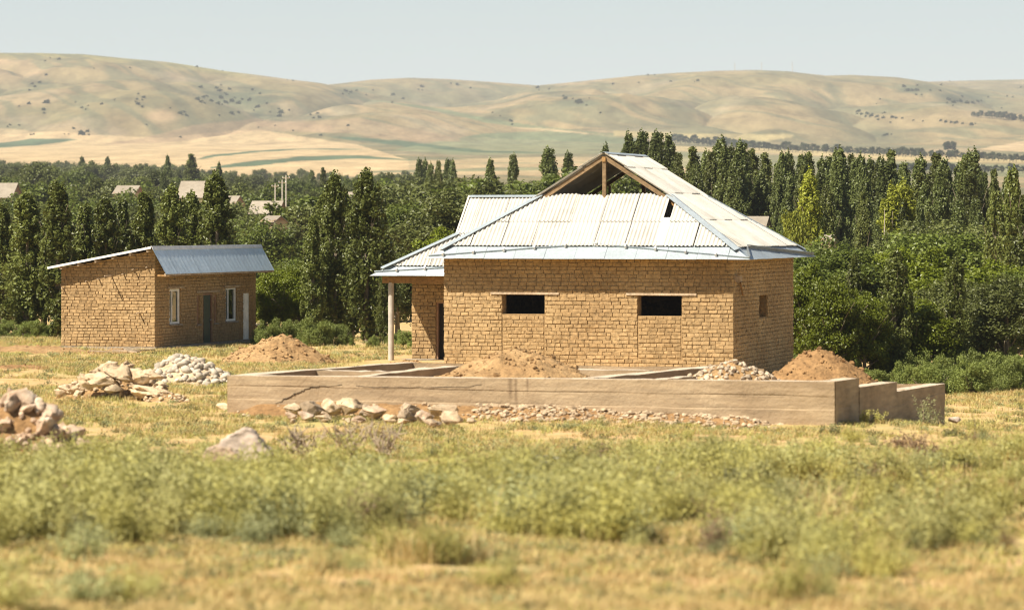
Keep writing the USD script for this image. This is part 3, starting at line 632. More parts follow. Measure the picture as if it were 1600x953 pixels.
# roof of the wing
EV, EZ, RV, PV, PU, EU = 3.3, 2.5, 5.7, 4.55, -9.42, -11.7
kw = 0.954; RZT = EZ+kw*(RV-EV)
Pw = lambda a, b: np.stack([a, b, EZ+kw*(b-EV)], -1); nw = nrm(0, -kw, 1)
w_lo = lambda u: np.where(u > UL, EV+(ZE-EZ+kl*(u-UL))/kw, 3.57)
w_hi = lambda u: np.where(u < PU, EV+(u-EU)*(PV-EV)/(PU-EU)+0.04, RV)
ew = np.append(np.arange(EU, -5.7, 0.885), -5.7)
wrows = [3.64, 4.62, 5.72]
for i in range(len(ew)-1):
    for j in range(2):
        m = corrugated(ew[i]+0.012, ew[i+1], wrows[j]-0.07, wrows[j+1], w_lo, w_hi, Pw, nw, lift=0.03+0.006*((i+j) % 2), tilt=0.022)
        if m is not None: obj('corrugated_sheet', m, 'slate_sheet', roof, smooth=60)
edges = np.append(np.arange(EU, -8.6, 0.86), -8.30)
for i in range(len(edges)-1):
    c = max(edges[i], min(edges[i+1], EU+0.38*(PU-EU)/(PV-EV)))
    p = Pw(np.array([edges[i]+0.004, edges[i+1]-0.004, c, edges[i+1]-0.004]), np.array([EV, EV, EV+0.38, EV+0.38]))
    obj('eave_flashing', slab(p[0], p[1], p[2], p[3], nw, 0.010, 0.006*(i % 2)), 'galvanised', roof)
gutter(Pw, nw, [EU+0.12, -8.32], [EV+0.10, EV+0.30], [-10.9, -10.05, -9.2])
zp = EZ+kw*(PV-EV)
cap((EU+0.28, EV+0.16, EZ+0.25), (PU, PV, zp+0.08)); cap((PU, RV, RZT+0.06), (-5.9, RV, RZT+0.06), 0.12)
kwl = (zp-EZ)/(PU-EU)
obj('wing_hip', [slab((EU, EV, EZ), (EU, 8.1, EZ), (PU, PV, zp), (PU, 6.85, zp), nrm(-kwl, 0, 1), 0.02)], 'slate_sheet', roof)
obj('wing_rear_slope', [slab((EU, 8.1, EZ), (-8.3, 8.1, EZ), (PU, 6.85, zp), (-7.2, 6.85, zp), nrm(0, kw, 1), 0.02), slab((PU, 6.84, zp), (-7.2, 6.84, zp), (PU, RV, RZT), (-5.9, RV, RZT), nrm(0, kw, 1), 0.02)], 'slate_sheet', roof)
obj('rafter', bar((PU+0.06, PV, zp-0.06), (PU+0.06, RV, RZT-0.06), 0.08, 0.1), 'wood', roof)
obj('verge_board', bar((PU-0.03, PV, zp+0.02), (PU-0.03, RV, RZT+0.02), 0.05, 0.10), 'slate_sheet', roof)

# ------------------------------------------------------------------ the small brick house on the left
SHED = (-11.27, 101.0, 0.0)
shed = thing('brick_shed', 'small mud brick house with lean-to roof and steep blue-grey metal hood', 'house', SHED, RZ)
SW, SD, SZ, SL = 3.27, 8.3, 3.22, 2.62
top = lambda x: SZ-0.02 + (SZ-SL)/SW*x
gable = obj('gable_wall', hexa([(-SW+.02, .027, -.1), (-.02, .027, -.1), (-SW+.02, .35, -.1), (-.02, .35, -.1), (-SW+.02, .027, top(-SW)-.02), (-.02, .027, SZ-.04), (-SW+.02, .35, top(-SW)-.02), (-.02, .35, SZ-.04)]), 'mud_mortar', shed)
gb = lay(-SW, 0.0, 0.12, top, L=0.225, Hh=0.097, depth=0.05)
for m, c in gb[:300]: obj('brick', m, 'adobe', gable)
if len(gb) > 300: tag(obj('brick_courses', [m for m, c in gb[300:]], 'adobe', gable), kind='stuff')
sw = [(1.15, 2.0, 0.80, 1.92), (5.70, 6.62, 0.76, 1.88), (3.32, 3.52, 0.74, 1.66), (3.80, 4.60, -0.1, 1.74), (4.68, 4.95, 0.74, 1.66), (7.20, 7.70, 0.05, 1.68)]
fw = obj('long_wall', wall_core(0.36, SD-0.02, -0.35, -0.035, -0.1, SZ-0.05, sw, 'y'), 'mud_mortar', shed)
tag(obj('brick_courses', [rot_side(m, 0.0) for m, c in lay(0.03, SD, 0.12, SZ-0.05, holes=sw, L=0.225, Hh=0.097, depth=0.05)], 'adobe', fw), kind='stuff')
obj('rear_wall', [box(-SW+.02, -.02, SD-.35, SD-.02, -.1, SL)], 'adobe', shed)
obj('far_wall', [box(-SW+.02, -SW+.35, .36, SD-.36, -.1, SL-.05)], 'adobe', shed)
obj('plinth', box(-SW-.04, .04, -.04, .3, -.3, .115), 'plinth', shed)
obj('plinth', box(-.3, .06, .31, SD+.02, -.3, .112), 'plinth', shed)
obj('floor', box(-SW+.36, -.36, .36, SD-.36, -.2, .05), 'plinth', shed)
sr = (SZ-SL)/SW
rp0 = obj('roof', [slab((-SW-.30, -.34, SL-sr*.3+.05), (.03, -.34, SZ+.06), (-SW-.30, SD+.34, SL-sr*.3+.05), (.03, SD+.34, SZ+.06), (0, 0, 1), .02)], 'slate_sheet', shed)
obj('verge_board', bar((-SW-.30, -.345, SL-sr*.3+.035), (.02, -.345, SZ+.035), .03, .07), 'white_paint', rp0)
for k in range(6):
    u = -SW+0.15+0.6*k
    obj('rafter_end', bar((u, -.32, SZ+sr*u-.05), (u, .3, SZ+sr*u-.05), .07, .08), 'old_wood', rp0)
for (zx, zy, ln) in ((335, 360, .13), (460, 325, .11), (525, 312, .14), (590, 295, .50), (655, 286, .12), (712, 262, .17), (782, 250, .13), (740, 492, .22)):
    t_ = (zx/3.39-800)/FPX; u = (t_*SHED[1]-SHED[0])/(cs+t_*sn); Yp = SHED[1]-sn*u; z = EYE-(344+zy/3.39-HOR)/FPX*Yp
    obj('wall_stick', tube([(u, .1, z), (u, -ln, z)], .022, 5), 'old_wood', shed)
hn = nrm(.85, 0, .51)
for i in range(10):
    a, b = -.34+.898*i, -.34+.898*(i+1)-.006
    ps = []
    for t in np.linspace(0, 1, 10):
        y = a+(b-a)*t; o = .006*(1 if int(round(t*9)) % 3 == 0 else 0)
        ps.append([np.array([.03, y, SZ+.055])+hn*o, np.array([.53, y, SZ-.80])+hn*o])
    ps = np.array(ps).transpose(1, 0, 2)
    v, f = grid(ps); obj('hood_sheet', (np.vstack([v, v-hn*.008]), np.vstack([f, f[:, ::-1]+len(v)])), 'blue_metal', shed, smooth=20)
obj('hood_ridge', [slab((-.10, -.35, SZ+.05), (-.10, SD+.35, SZ+.05), (.045, -.35, SZ+.085), (.045, SD+.35, SZ+.085), nrm(-.2, 0, 1), .01), slab((.045, -.35, SZ+.085), (.045, SD+.35, SZ+.085), (.10, -.35, SZ-.03), (.10, SD+.35, SZ-.03), hn, .01)], 'white_paint', shed)
obj('hood_batten', bar((.49, -.32, SZ-.82), (.49, SD+.32, SZ-.82), .06, .08), 'old_wood', shed)
for k in range(8):
    obj('hood_strut', bar((.0, .1+1.15*k, SZ-.85), (.50, .1+1.15*k, SZ-.85), .05, .06), 'wood', shed)
def window(y0, y1, z0, z1, mat, mull, name='window'):
    w = obj(name, [box(-.13, -.05, y0, y0+.09, z0, z1), box(-.13, -.05, y1-.09, y1, z0, z1), box(-.13, -.05, y0+.09, y1-.09, z0, z0+.07), box(-.13, -.05, y0+.09, y1-.09, z1-.07, z1)]
            + ([box(-.12, -.06, y0+(y1-y0)*.34-.03, y0+(y1-y0)*.34+.03, z0+.07, z1-.07)] if mull else []), mat, shed)
    obj('pane', box(-.10, -.09, y0+.09, y1-.09, z0+.07, z1-.07), 'window_glass', w)
    obj('sill', box(-.05, .05, y0-.05, y1+.05, z0-.05, z0-.004), 'plinth', w)
for i, h in enumerate(sw[:2]):
    window(*h, 'white_paint', True)
    obj('window_lintel', box(-.02, .045, h[0]-.2, h[1]+.2, h[3]+.01, h[3]+.07), 'old_wood', shed)
for h in (sw[2], sw[4]):
    window(*h, 'brown_paint', False, 'side_light')
obj('door_lintel', box(-.02, .04, 3.2, 5.1, 1.75, 1.81), 'old_wood', shed)
obj('door_frame', [box(-.14, -.02, 3.80, 3.86, 0, 1.73), box(-.14, -.02, 4.54, 4.60, 0, 1.73), box(-.14, -.02, 3.86, 4.54, 1.67, 1.73)], 'brown_paint', shed)
dl = obj('door', [box(-.10, -.06, 3.87, 4.53, .06, 1.66), box(-.06, -.045, 3.95, 4.45, .9, 1.55), box(-.06, -.045, 3.95, 4.45, .2, .8)], 'green_paint', shed)
obj('handle', box(-.06, -.01, 4.42, 4.50, .83, .87), 'dark_metal', dl)
obj('white_door', [box(-.10, -.02, 7.22, 7.68, .08, 1.66)], 'white_paint', shed)
obj('front_step', box(.07, .5, 3.4, 4.8, -.2, .06), 'plinth', shed)

# ------------------------------------------------------------------ the concrete foundation in front
FND = (6.43, 63.7, 0.0)
fnd = thing('concrete_foundation', 'low raw concrete foundation walls of a new building, stepped at the right end', 'foundation', FND, RZ)
FL, FT = 13.1, 0.36
def to_f(x, y, z=0.0):      # world plan -> foundation frame
    dx, dy = x-FND[0], y-FND[1]
    return np.array([dx*cs-dy*sn, dx*sn+dy*cs, z-FND[2]])
def ftop(u): return 0.865+0.0055*u
def cast_face(u0, u1, z0, ztop, seams, seed, y=0.0):
    """A board-marked concrete face in the plane y (looking to -y): seams between the lifts, bulges and pits are real relief."""
    us = np.arange(u0, u1+.04, .07); n = 120
    z = np.stack([np.linspace(z0, 1, n)*0 + np.linspace(z0, ztop(u), n) for u in us], 1)
    U = np.broadcast_to(us, z.shape)
    P = np.stack([U*1.0, z*1.0, 0*z+seed], -1)
    d = .018*(meshkit.fbm(P*[.8, 2.5, 1], 3, seed)-.5) + .010*(meshkit.fbm(P*[6, 9, 1], 3, seed+1)-.5)
    for i, s in enumerate(seams):
        line = s + .02*(meshkit.fbm(np.stack([us*.9, 0*us+i, 0*us], -1), 3, seed+5)-.5)*2
        breaks = sm((meshkit.noise(np.stack([us*.5+9*i, 0*us, 0*us], -1), seed+8)-.3)*4)
        g = np.clip(1-np.abs(z-line[None])/.014, 0, 1)
        d = d - .010*g*breaks[None] + .007*(z > line[None])*(1 if i % 2 else -1)
    V = np.stack([U, y-d, z], -1)
    return grid(V)
def cast_wall(name, u0, u1, z0, ztop, seams, seed):
    v, f = cast_face(u0, u1, z0, ztop, seams, seed)
    back = hexa([(u0, .05, z0), (u1, .05, z0), (u0, FT, z0), (u1, FT, z0), (u0, .05, ztop(u0)-.002), (u1, .05, ztop(u1)-.002), (u0, FT, ztop(u0)-.002), (u1, FT, ztop(u1)-.002)])
    us = np.arange(u0, u1+.04, .07); k = len(us)
    topv = np.array([[[u, y, ztop(u)+.012*(meshkit.noise(np.array([u*3, y*6, seed]))-.5)] for u in us] for y in np.linspace(.04, FT, 4)])
    fr = v.reshape(120, k, 3)[-1]
    topv = np.concatenate([fr[None], topv])
    return [(v, f), back, grid(topv)]
fm = cast_wall('f', -FL, 0, -.35, ftop, (.30, .57), 11)
fwall = obj('front_wall', fm[:2], 'concrete', fnd, smooth=40); obj('wall_top', fm[2], 'concrete_top', fwall)
def side(u_at, v0, v1, za, zb_, zlow, seams, seed, thick=FT):
    """A wall along v whose outer face looks to +u at u_at."""
    ms = cast_wall('s', v0, v1, zlow, lambda s: za+(zb_-za)*(s-v0)/(v1-v0), seams, seed)
    return [(np.stack([u_at-m[0][:, 1], m[0][:, 0], m[0][:, 2]], -1), m[1]) for m in ms]
for (a, b, za, z2, sd) in ((FT+.003, 2.37, .862, .83, 21), (2.372, 6.37, .637, .56, 22), (6.372, 12.1, .352, .25, 23)):
    sw_ = side(0, a, b, za, z2, -1.0, (.05, -.3) if sd > 21 else (.3,), sd)
    o = obj('stepped_wall', sw_[:2], 'concrete', fnd, smooth=40); obj('wall_top', sw_[2], 'concrete_top', o)
caps = []
def inner(u0, u1, v0, v1, z, z2=None, zl=-.5):
    z2 = z if z2 is None else z2
    n = 14
    if abs(u1-u0) > abs(v1-v0):
        t = np.linspace(u0, u1, n); a = np.array([[[u, v, zz] for u in t] for v, zz in ((v0, zl), (v0, z), (v1, z2), (v1, zl))])
    else:
        t = np.linspace(v0, v1, n); a = np.array([[[u, v, (zl if zz is None else z+(z2-z)*(v-v0)/(v1-v0))] for v in t] for u, zz in ((u1, None), (u1, 0), (u0, 0), (u0, None))])
    a[1:3, :, 2] += rng.normal(0, .008, (2, n))
    v, f = grid(a); e = np.array([[0, n, 2*n, 3*n], [n-1, 4*n-1, 3*n-1, 2*n-1]])
    caps.append(grid(a[1:3]+[0, 0, .004]))
    return v, np.vstack([f, e])
obj('left_wall', inner(-FL, -FL+FT, FT+.004, 10.9, .79, .63), 'concrete', fnd)
obj('cross_wall', inner(-FL+FT+.004, -10.45, 4.2, 4.5, .72), 'concrete', fnd)
obj('cross_wall', inner(-10.06, -5.5, 6.0, 6.3, .74), 'concrete', fnd)
obj('rear_wall', inner(-FL+FT+.004, -4.0, 10.6, 10.9, .62, .50), 'concrete', fnd)
obj('rear_wall', inner(-3.98, -.37, 11.75, 12.05, .25, .22), 'concrete', fnd)
obj('partition_wall', inner(-10.42, -10.08, FT+.004, 6.3, .80, .77), 'concrete', fnd)
obj('partition_wall', inner(-9.0, -8.7, 6.31, 10.59, .70, .62), 'concrete', fnd)
obj('partition_wall', inner(-5.45, -5.1, FT+.004, 10.59, .83, .64), 'concrete', fnd)
obj('partition_wall', inner(-4.2, -3.9, FT+.004, 7.0, .80, .66), 'concrete', fnd)
obj('packed_soil', [box(-FL+.1, -4.0, .2, 10.8, -.6, .30), box(-3.99, -.3, .2, 6.3, -.6, .30), box(-3.99, -.3, 6.31, 11.9, -.9, .02)], 'soil', fnd)
for m_ in caps: obj('wall_top', m_, 'concrete_top', fnd)
# the crack across the left part of the front wall and the thin one along it
def crack(pts, w=.0034, y=-.008):
    q = []
    for (p0, p1) in zip(pts[:-1], pts[1:]):
        for t in np.linspace(0, 1, 7)[:-1]:
            q.append((p0[0]+(p1[0]-p0[0])*t+rng.normal(0, .02), p0[1]+(p1[1]-p0[1])*t+rng.normal(0, .010)))
    q = np.array(q); ww = w*np.clip(rng.normal(.7, .5, len(q)), .05, 1.6)
    a = np.array([[[x, y, z-b] for (x, z), b in zip(q, ww)], [[x, y, z+b] for (x, z), b in zip(q, ww)], [[x, y+.03, z+b] for (x, z), b in zip(q, ww)]])
    return grid(a)
def fpt(x, y):              # photo pixel on the front face
    t = (x-800)/FPX; u = (t*FND[1]-FND[0])/(cs+t*sn); Y = FND[1]-sn*u
    return (u, EYE-(y-HOR)/FPX*Y)
obj('crack', crack([fpt(432, 631), fpt(455, 618), fpt(468, 613), fpt(478, 606), fpt(500, 603), fpt(540, 602)]), 'dark_gap', fnd)
obj('crack', crack([fpt(560, 603), fpt(640, 605), fpt(728, 605), fpt(760, 598)], .0035), 'dark_gap', fnd)
# damp streaks run down from the top edge: colour in the concrete itself
su = [fpt(x, 600)[0] for x in (797, 806, 824)]
UsdShade.MaterialBindingAPI(fwall).UnbindAllBindings()
board_concrete('stained_concrete', ((su[0], .10, .30), (su[1], .075, .20), (su[2], .055, .45)))
UsdShade.MaterialBindingAPI.Apply(fwall).Bind(M['stained_concrete'])

# ------------------------------------------------------------------ heaps of earth and stone
def heap(cx, cy, z0, peak, rx, ry, seed, sharp=1.6, rough=.10, tilt=0.0, n=46):
    """A dumped heap: (height function, mesh)."""
    def h(x, y):
        P = np.stack([x, y, 0*x], -1)
        r = np.hypot((x-cx)/rx, (y-cy)/ry)*(1+.35*(meshkit.fbm(P*.9, 3, seed)-.5))
        return z0+(peak-z0)*np.clip(1-np.clip(r, 0, 1)**sharp, 0, 1)*(1+tilt*(x-cx)/rx) + rough*(meshkit.fbm(P*3.2, 4, seed+3)-.5)*(r < 1.05)-.12*sm((r-.9)*6)
    a = np.linspace(0, 2*np.pi, 72); rr = np.linspace(0, 1.12, n)
    X = cx+rx*rr[:, None]*np.cos(a); Y = cy+ry*rr[:, None]*np.sin(a)
    return h, grid(np.stack([X, Y, h(X, Y)], -1))
def clods(h, cx, cy, rx, ry, n, s0, s1, shape=rock, front=True, spread=.9):
    ms = []
    for _ in range(n):
        r = math.sqrt(rng.random())*spread; a = rng.uniform(-math.pi, 0.15) if front else rng.uniform(0, 2*math.pi)
        if front and rng.random() < .25: a = rng.uniform(0, math.pi); r *= .4
        x, y = cx+rx*r*math.cos(a), cy+ry*r*math.sin(a)
        s = s0*(s1/s0)**(rng.random()**1.7)
        m = shape(s*rng.uniform(.8, 1.3), s*rng.uniform(.7, 1.1), s*rng.uniform(.55, .9))
        ms.append(turn(m, (x, y, float(h(np.array(x), np.array(y)))+s*.25), rng.uniform(-.5, .5, 3)+[0, 0, rng.uniform(0, 6)]))
    return ms
def earth_heap(name, label, cx, cy, z0, peak, rx, ry, seed, mat='soil', nclod=60, s=(.02, .08), **k):
    h, m = heap(cx, cy, z0, peak, rx, ry, seed, **k)
    t = thing(name, label, 'soil heap')
    obj('heap', m, mat, t, smooth=True)
    tag(obj('clods', clods(h, cx, cy, rx, ry, nclod, *s), mat, t), kind='stuff')
    return h
c = px(806, 545, 70.5); earth_heap('soil_heap', 'broad heap of brown earth inside the foundation, below the left window', c[0], c[1], .15, c[2]+.02, 2.55, 2.6, 101, sharp=1.25, nclod=320, rough=.22, s=(.02, .10))
c = px(1276, 549, 73); earth_heap('soil_heap', 'brown earth heap against the shaded right corner of the big house', c[0], c[1], -.1, c[2]+.03, 1.75, 1.6, 102, mat='red_soil', sharp=1.45, nclod=200, rough=.17)
c = px(436, 523, 92); earth_heap('soil_heap', 'orange earth heap beside the right end of the small house', c[0], c[1], -.15, c[2], 2.0, 1.7, 103, sharp=1.2, nclod=240, rough=.24)
c = px(45, 540, 99); earth_heap('soil_bank', 'long low bank of pale earth left of the small house', c[0], c[1], -.1, .24, 2.7, 1.2, 104, sharp=1.8, nclod=50)
c = px(30, 577, 88); earth_heap('soil_bank', 'thin strip of reddish earth in the grass before the small house', c[0], c[1], -.14, .12, 2.0, .8, 105, mat='red_soil', nclod=40)
c = px(640, 568, 90); earth_heap('soil_bank', 'low spoil bank at the foot of the porch post', c[0], c[1], -.12, .14, 1.6, .9, 106, nclod=40)
c = px(190, 550, 99); earth_heap('soil_bank', 'thin bank of crumbled earth along the lit gable wall', c[0], c[1]-.6, -.14, .16, 1.6, .5, 107, nclod=40)
# spoil thrown against the foot of the foundation's long wall
ba = np.linspace(-12.9, -.9, 150); bb = np.linspace(-1.5, .06, 26)
BA, BB = np.meshgrid(ba, bb)
WX, WY = FND[0]+BA*cs+BB*sn, FND[1]-BA*sn+BB*cs
def bank_h(u, v):
    P = np.stack([u, v, 0*u], -1)
    ht = np.interp(u, [-13, -12.4, -8, -5, -2, -.9], [.02, .20, .26, .22, .12, -.08])*(.6+.8*meshkit.fbm(np.stack([u*.7, 0*u, 0*u], -1), 3, 7))
    return -.06 + (ht+.06)*sm((v+1.35)/1.2) + .10*(meshkit.fbm(P*3, 4, 5)-.5)*sm((v+1.4)/.3)
BZ = bank_h(BA, BB)
t = thing('spoil_bank', 'long low bank of reddish spoil and broken stone against the foundation wall', 'soil bank')
obj('bank', grid(np.stack([WX, WY, BZ+G(WX, WY, False)], -1)), 'red_soil', t, smooth=True)
ms, big = [], []
for _ in range(900):
    u = rng.uniform(-7.4, -.9) if rng.random() < .8 else rng.uniform(-12.8, -1); v = rng.uniform(-1.25, -.05)
    s = .022*(4.2**(rng.random()**1.6))
    x, y = FND[0]+u*cs+v*sn, FND[1]-u*sn+v*cs
    m = turn(rock(s*1.2, s, s*.7), (x, y, float(bank_h(np.array(u), np.array(v))+G(x, y, False))+s*.3), (0, 0, rng.uniform(0, 6)))
    ms.append(m)
tag(obj('stone_chips', ms, 'rubble', t), kind='stuff')

def stone_pile(name, label, cx, cy, z0, peak, rx, ry, seed, n, s, mat, base_mat, shape, sharp=1.3, cat_='stone pile', front=True, spread=.97, smooth=False, chips=120):
    h, m = heap(cx, cy, z0, peak-s[1]*.4, rx*.93, ry*.93, seed, sharp=sharp, rough=.05)
    t = thing(name, label, cat_)
    obj('core', m, base_mat, t, smooth=True)
    ms = clods(h, cx, cy, rx*.95, ry*.95, n, *s, shape=shape, front=front, spread=spread)
    for q in ms[:300]: obj('stone', q, mat, t, smooth=smooth)
    if chips: tag(obj('stone_chips', clods(h, cx, cy, rx*1.2, ry*1.2, chips, s[0]*.25, s[0]*.8, shape=rock, front=front, spread=1.0), mat, t), kind='stuff')
    return t, h
cob = lambda a, b, c: cobble(a, b, c)
c = px(278, 556, 80.5)
stone_pile('cobble_pile', 'pile of rounded white cobbles in front of the small house', c[0]+.12, c[1], -.05, c[2]+.02, 1.62, 1.25, 201, 270, (.055, .135), 'white_stone', 'rubble', cob, smooth=True, chips=0)
c = px(180, 572, 73.5)
t, h = stone_pile('rubble_pile', 'pile of broken tan rubble and lumps with a slab at its foot', c[0]-.02, c[1], -.05, c[2]+.08, 1.5, 1.05, 202, 170, (.06, .27), 'rubble', 'soil', lump, smooth=45)
sl = px(222, 612, 72.2)
obj('slab', turn(lump(.66, .45, .17), (sl[0], sl[1], sl[2]), (.12, .10, .2)), 'rubble', t)
for (x, y, r, sd) in ((190, 583, .30, 1), (158, 592, .27, 2), (217, 589, .26, 3), (134, 598, .22, 6), (174, 604, .24, 7), (238, 586, .20, 8)):
    p = px(x, y, 72.4); obj('stone', turn(lump(r*1.4, r, r*.75), p, (.1, .2, 0)), 'rubble', t, smooth=40)
c = px(262, 613, 72)
stone_pile('rubble_pile', 'small scatter of broken stones right of the tan slab', c[0], c[1], -.05, c[2]+.05, .62, .5, 203, 60, (.035, .11), 'rubble', 'soil', lump, smooth=45)
c = px(38, 604, 50)
t, h = stone_pile('rubble_pile', 'near heap of pinkish broken rocks cut by the left edge', c[0]-.1, c[1], .1, 1.40, 1.50, 1.0, 204, 250, (.07, .26), 'pink_rubble', 'red_soil', lump, smooth=45)
c = px(1140, 563, 69)
stone_pile('gravel_heap', 'heap of small pale broken stones before the house corner', c[0], c[1], .2, c[2]+.03, 1.95, 1.1, 205, 290, (.04, .11), 'pale_stone', 'soil', lump, sharp=1.15, smooth=45)
# separate rocks along the foot of the foundation
t = thing('rock_row', 'row of rough tan rocks lying before the foundation wall', 'rocks')
for (x, y, w, hh, sd) in ((460, 640, 30, 22, 1), (487, 638, 36, 28, 2), (478, 650, 26, 14, 3), (520, 636, 34, 30, 4), (548, 634, 40, 34, 5), (572, 640, 26, 26, 6), (588, 644, 40, 22, 7), (600, 632, 28, 16, 8), (612, 652, 30, 16, 9), (640, 644, 46, 30, 10),
                          (662, 650, 30, 22, 11), (690, 642, 52, 26, 12), (706, 652, 34, 26, 13), (655, 634, 26, 14, 14), (454, 650, 18, 12, 15), (505, 652, 22, 12, 16), (735, 657, 18, 10, 17), (676, 660, 30, 12, 18), (560, 655, 22, 12, 19), (630, 658, 20, 10, 20)):
    Y = EYE*FPX/(y+hh*.5-HOR)*.985
    p = px(x, y, Y); s = Y/FPX*1.05
    obj('stone', turn(lump(w*.58*s, w*.5*s, hh*.50*s), p, (.1, .15, 0)), ('rubble', 'rubble', 'dusty_stone', 'pink_rubble')[sd % 4], t, smooth=40)
for k in range(46):
    x = rng.uniform(446, 728); y = 645+rng.uniform(-6, 14); w = rng.uniform(6, 15); Y = EYE*FPX/(y+4-HOR)*.99; p = px(x, y, Y); s = Y/FPX
    obj('stone', turn(lump(w*.6*s, w*.5*s, w*.42*s), p, (.1, .15, 0)), ('rubble', 'dusty_stone')[k % 2], t, smooth=40)
# the boulder in the weeds
def crag(sx, sy, sz, seed, amp=.10, n=26):
    m = trimesh.Trimesh(*rock(1, 1, 1, n, seed)); v, f = trimesh.remesh.subdivide_to_size(m.vertices, m.faces, .09)
    m = trimesh.Trimesh(v, f, process=True); trimesh.smoothing.filter_taubin(m, iterations=6)
    v = np.array(m.vertices); nn = np.array(m.vertex_normals)
    v = v + nn*((meshkit.fbm(v*2.6+seed, 4, seed)-.5)*2*amp*1.6)[:, None] + nn*((meshkit.fbm(v*9+seed, 3, seed+1)-.5)*.09)[:, None]
    return v*[sx, sy, sz], np.array(m.faces)
def crag_from(profile, dy, seed, amp=.06):
    pts = [(x, y*dy*(1-.45*max(0, z)/.45), z) for x, z in profile for y in (-1, -.3, .5, 1)]
    h = trimesh.convex.convex_hull(np.array(pts)); v, f = trimesh.remesh.subdivide_to_size(h.vertices, h.faces, .05)
    m = trimesh.Trimesh(v, f, process=True); trimesh.smoothing.filter_taubin(m, iterations=4)
    v, nn = np.array(m.vertices), np.array(m.vertex_normals)
    v = v+nn*((meshkit.fbm(v*4+seed, 4, seed)-.5)*2*amp)[:, None]+nn*((meshkit.fbm(v*16+seed, 3, seed+1)-.5)*.05)[:, None]
    return v, np.array(m.faces)
c = px(378, 709, 46.5)
t = thing('boulder', 'grey boulder lying in the weeds left of centre', 'boulder')
obj('rock_body', turn(crag_from([(-.30, .12), (-.16, .27), (.02, .37), (.14, .36), (.24, .24), (.30, .16), (.42, .04), (.46, -.25), (-.40, -.25)], .38, 8), c), 'grey_stone', t, smooth=40)
obj('rock_lump', turn(crag_from([(-.24, .10), (-.10, .16), (.12, .12), (.26, -.02), (.28, -.2), (-.3, -.2)], .28, 12, .04), c+np.array([-.26, -.20, -.02])), 'pink_rubble', t, smooth=40)
for k, (x, y, Y, s, mt, lb) in enumerate(((348, 642, 69, .16, 'rubble', 'dark rubble lump at the left end of the foundation wall'), (1492, 660, 73, .12, 'grey_stone', 'dark lump of debris at the right end of the stepped wall'))):
    tag(obj('debris_lump', turn(rock(s*1.5, s, s*.8, 18, 70+k), px(x, y-4, Y)), mt), lb, 'stone')
# litter and planks
p = px(851, 719, 50)
bag = cobble(.16, .12, .075, _ico3, .5, 2.5)
tag(obj('plastic_bag', turn(bag, p), 'black_plastic', smooth=True), 'crumpled black plastic bag lying in the weeds', 'bag')
tag(obj('plastic_scrap', turn(cobble(.06, .05, .04, _ico2, .6, 3.0), px(869, 718, 50)), 'pale_plastic', smooth=True), 'pale blue plastic scrap beside the black bag', 'litter')
for k, (a, b_, lb) in enumerate(((px(140, 551, 97.5), px(188, 553, 97.5), 'weathered plank lying furthest left before the gable wall'), (px(178, 547, 97.8), px(216, 554, 97.2), 'weathered plank lying slanted before the gable wall'), (px(196, 549, 97.4), px(240, 550, 98.5), 'weathered plank lying nearest the small house corner'))):
    a[2] = float(G(a[0], a[1]))+.12; b_[2] = float(G(b_[0], b_[1]))+.08
    tag(obj('plank', bar(a, b_, .14, .035), 'old_wood'), lb, 'plank')
a, b_ = px(402, 508, 111), px(417, 508, 111)
wl = thing('garden_wall', 'short low mud wall behind the earth heap', 'wall')
obj('wall_body', box(a[0]-.4, b_[0], 111, 111.3, -.2, a[2]), 'adobe', wl)
obj('wall_coping', box(a[0]-.42, b_[0]+.02, 110.97, 111.33, a[2]+.002, a[2]+.05), 'plinth', wl)

# ------------------------------------------------------------------ trees
def leaves(centres, normals, size, aspect=.62):
    n = len(centres)
    nn = normals/np.maximum(np.linalg.norm(normals, axis=1, keepdims=True), 1e-9)
    r = rng.normal(size=(n, 3)); a = np.cross(nn, r); a /= np.maximum(np.linalg.norm(a, axis=1, keepdims=True), 1e-9); b = np.cross(nn, a)
    s = size*rng.uniform(.65, 1.3, (n, 1))
    v = np.stack([centres+a*s, centres+b*s*aspect+nn*s*.12, centres-a*s, centres-b*s*aspect+nn*s*.12], 1).reshape(-1, 3)
    i = np.arange(n)[:, None]*4
    return v, np.vstack([i+[0, 1, 2], i+[0, 2, 3]])
def clump_leaves(cen, rad, count, size, up=.5):
    """Leaves on and just inside the skins of leaf clumps (ellipsoids)."""
    d = rng.normal(size=(count, 3)); d /= np.linalg.norm(d, axis=1, keepdims=True)
    k = rng.integers(len(cen), size=count)
    p = cen[k]+d*rad[k]*(rng.random((count, 1))**.45)
    nrmls = d*.8+rng.normal(size=(count, 3))*.75+[0, 0, up]
    return leaves(p, nrmls, size)
def class_of(name, parts):
    p = stage.CreateClassPrim('/World/class_'+name)
    for (nm, mesh, mat, smooth) in parts: obj(nm, mesh, mat, p, smooth)
    return p
def limbs(h0, h1, n, reach, up, r0, r_tip=.004):
    ms = []
    for _ in range(n):
        z = rng.uniform(h0, h1); a = rng.uniform(0, 2*np.pi); d = np.array([math.cos(a), math.sin(a), 0])
        L = reach*rng.uniform(.6, 1.1)
        q = [np.array([0, 0, z]), np.array([0, 0, z+up*L*.4])+d*L*.5, np.array([0, 0, z+up*L])+d*L]
        ms.append(tube(q, [r0, r0*.6, r_tip], 5))
    return ms
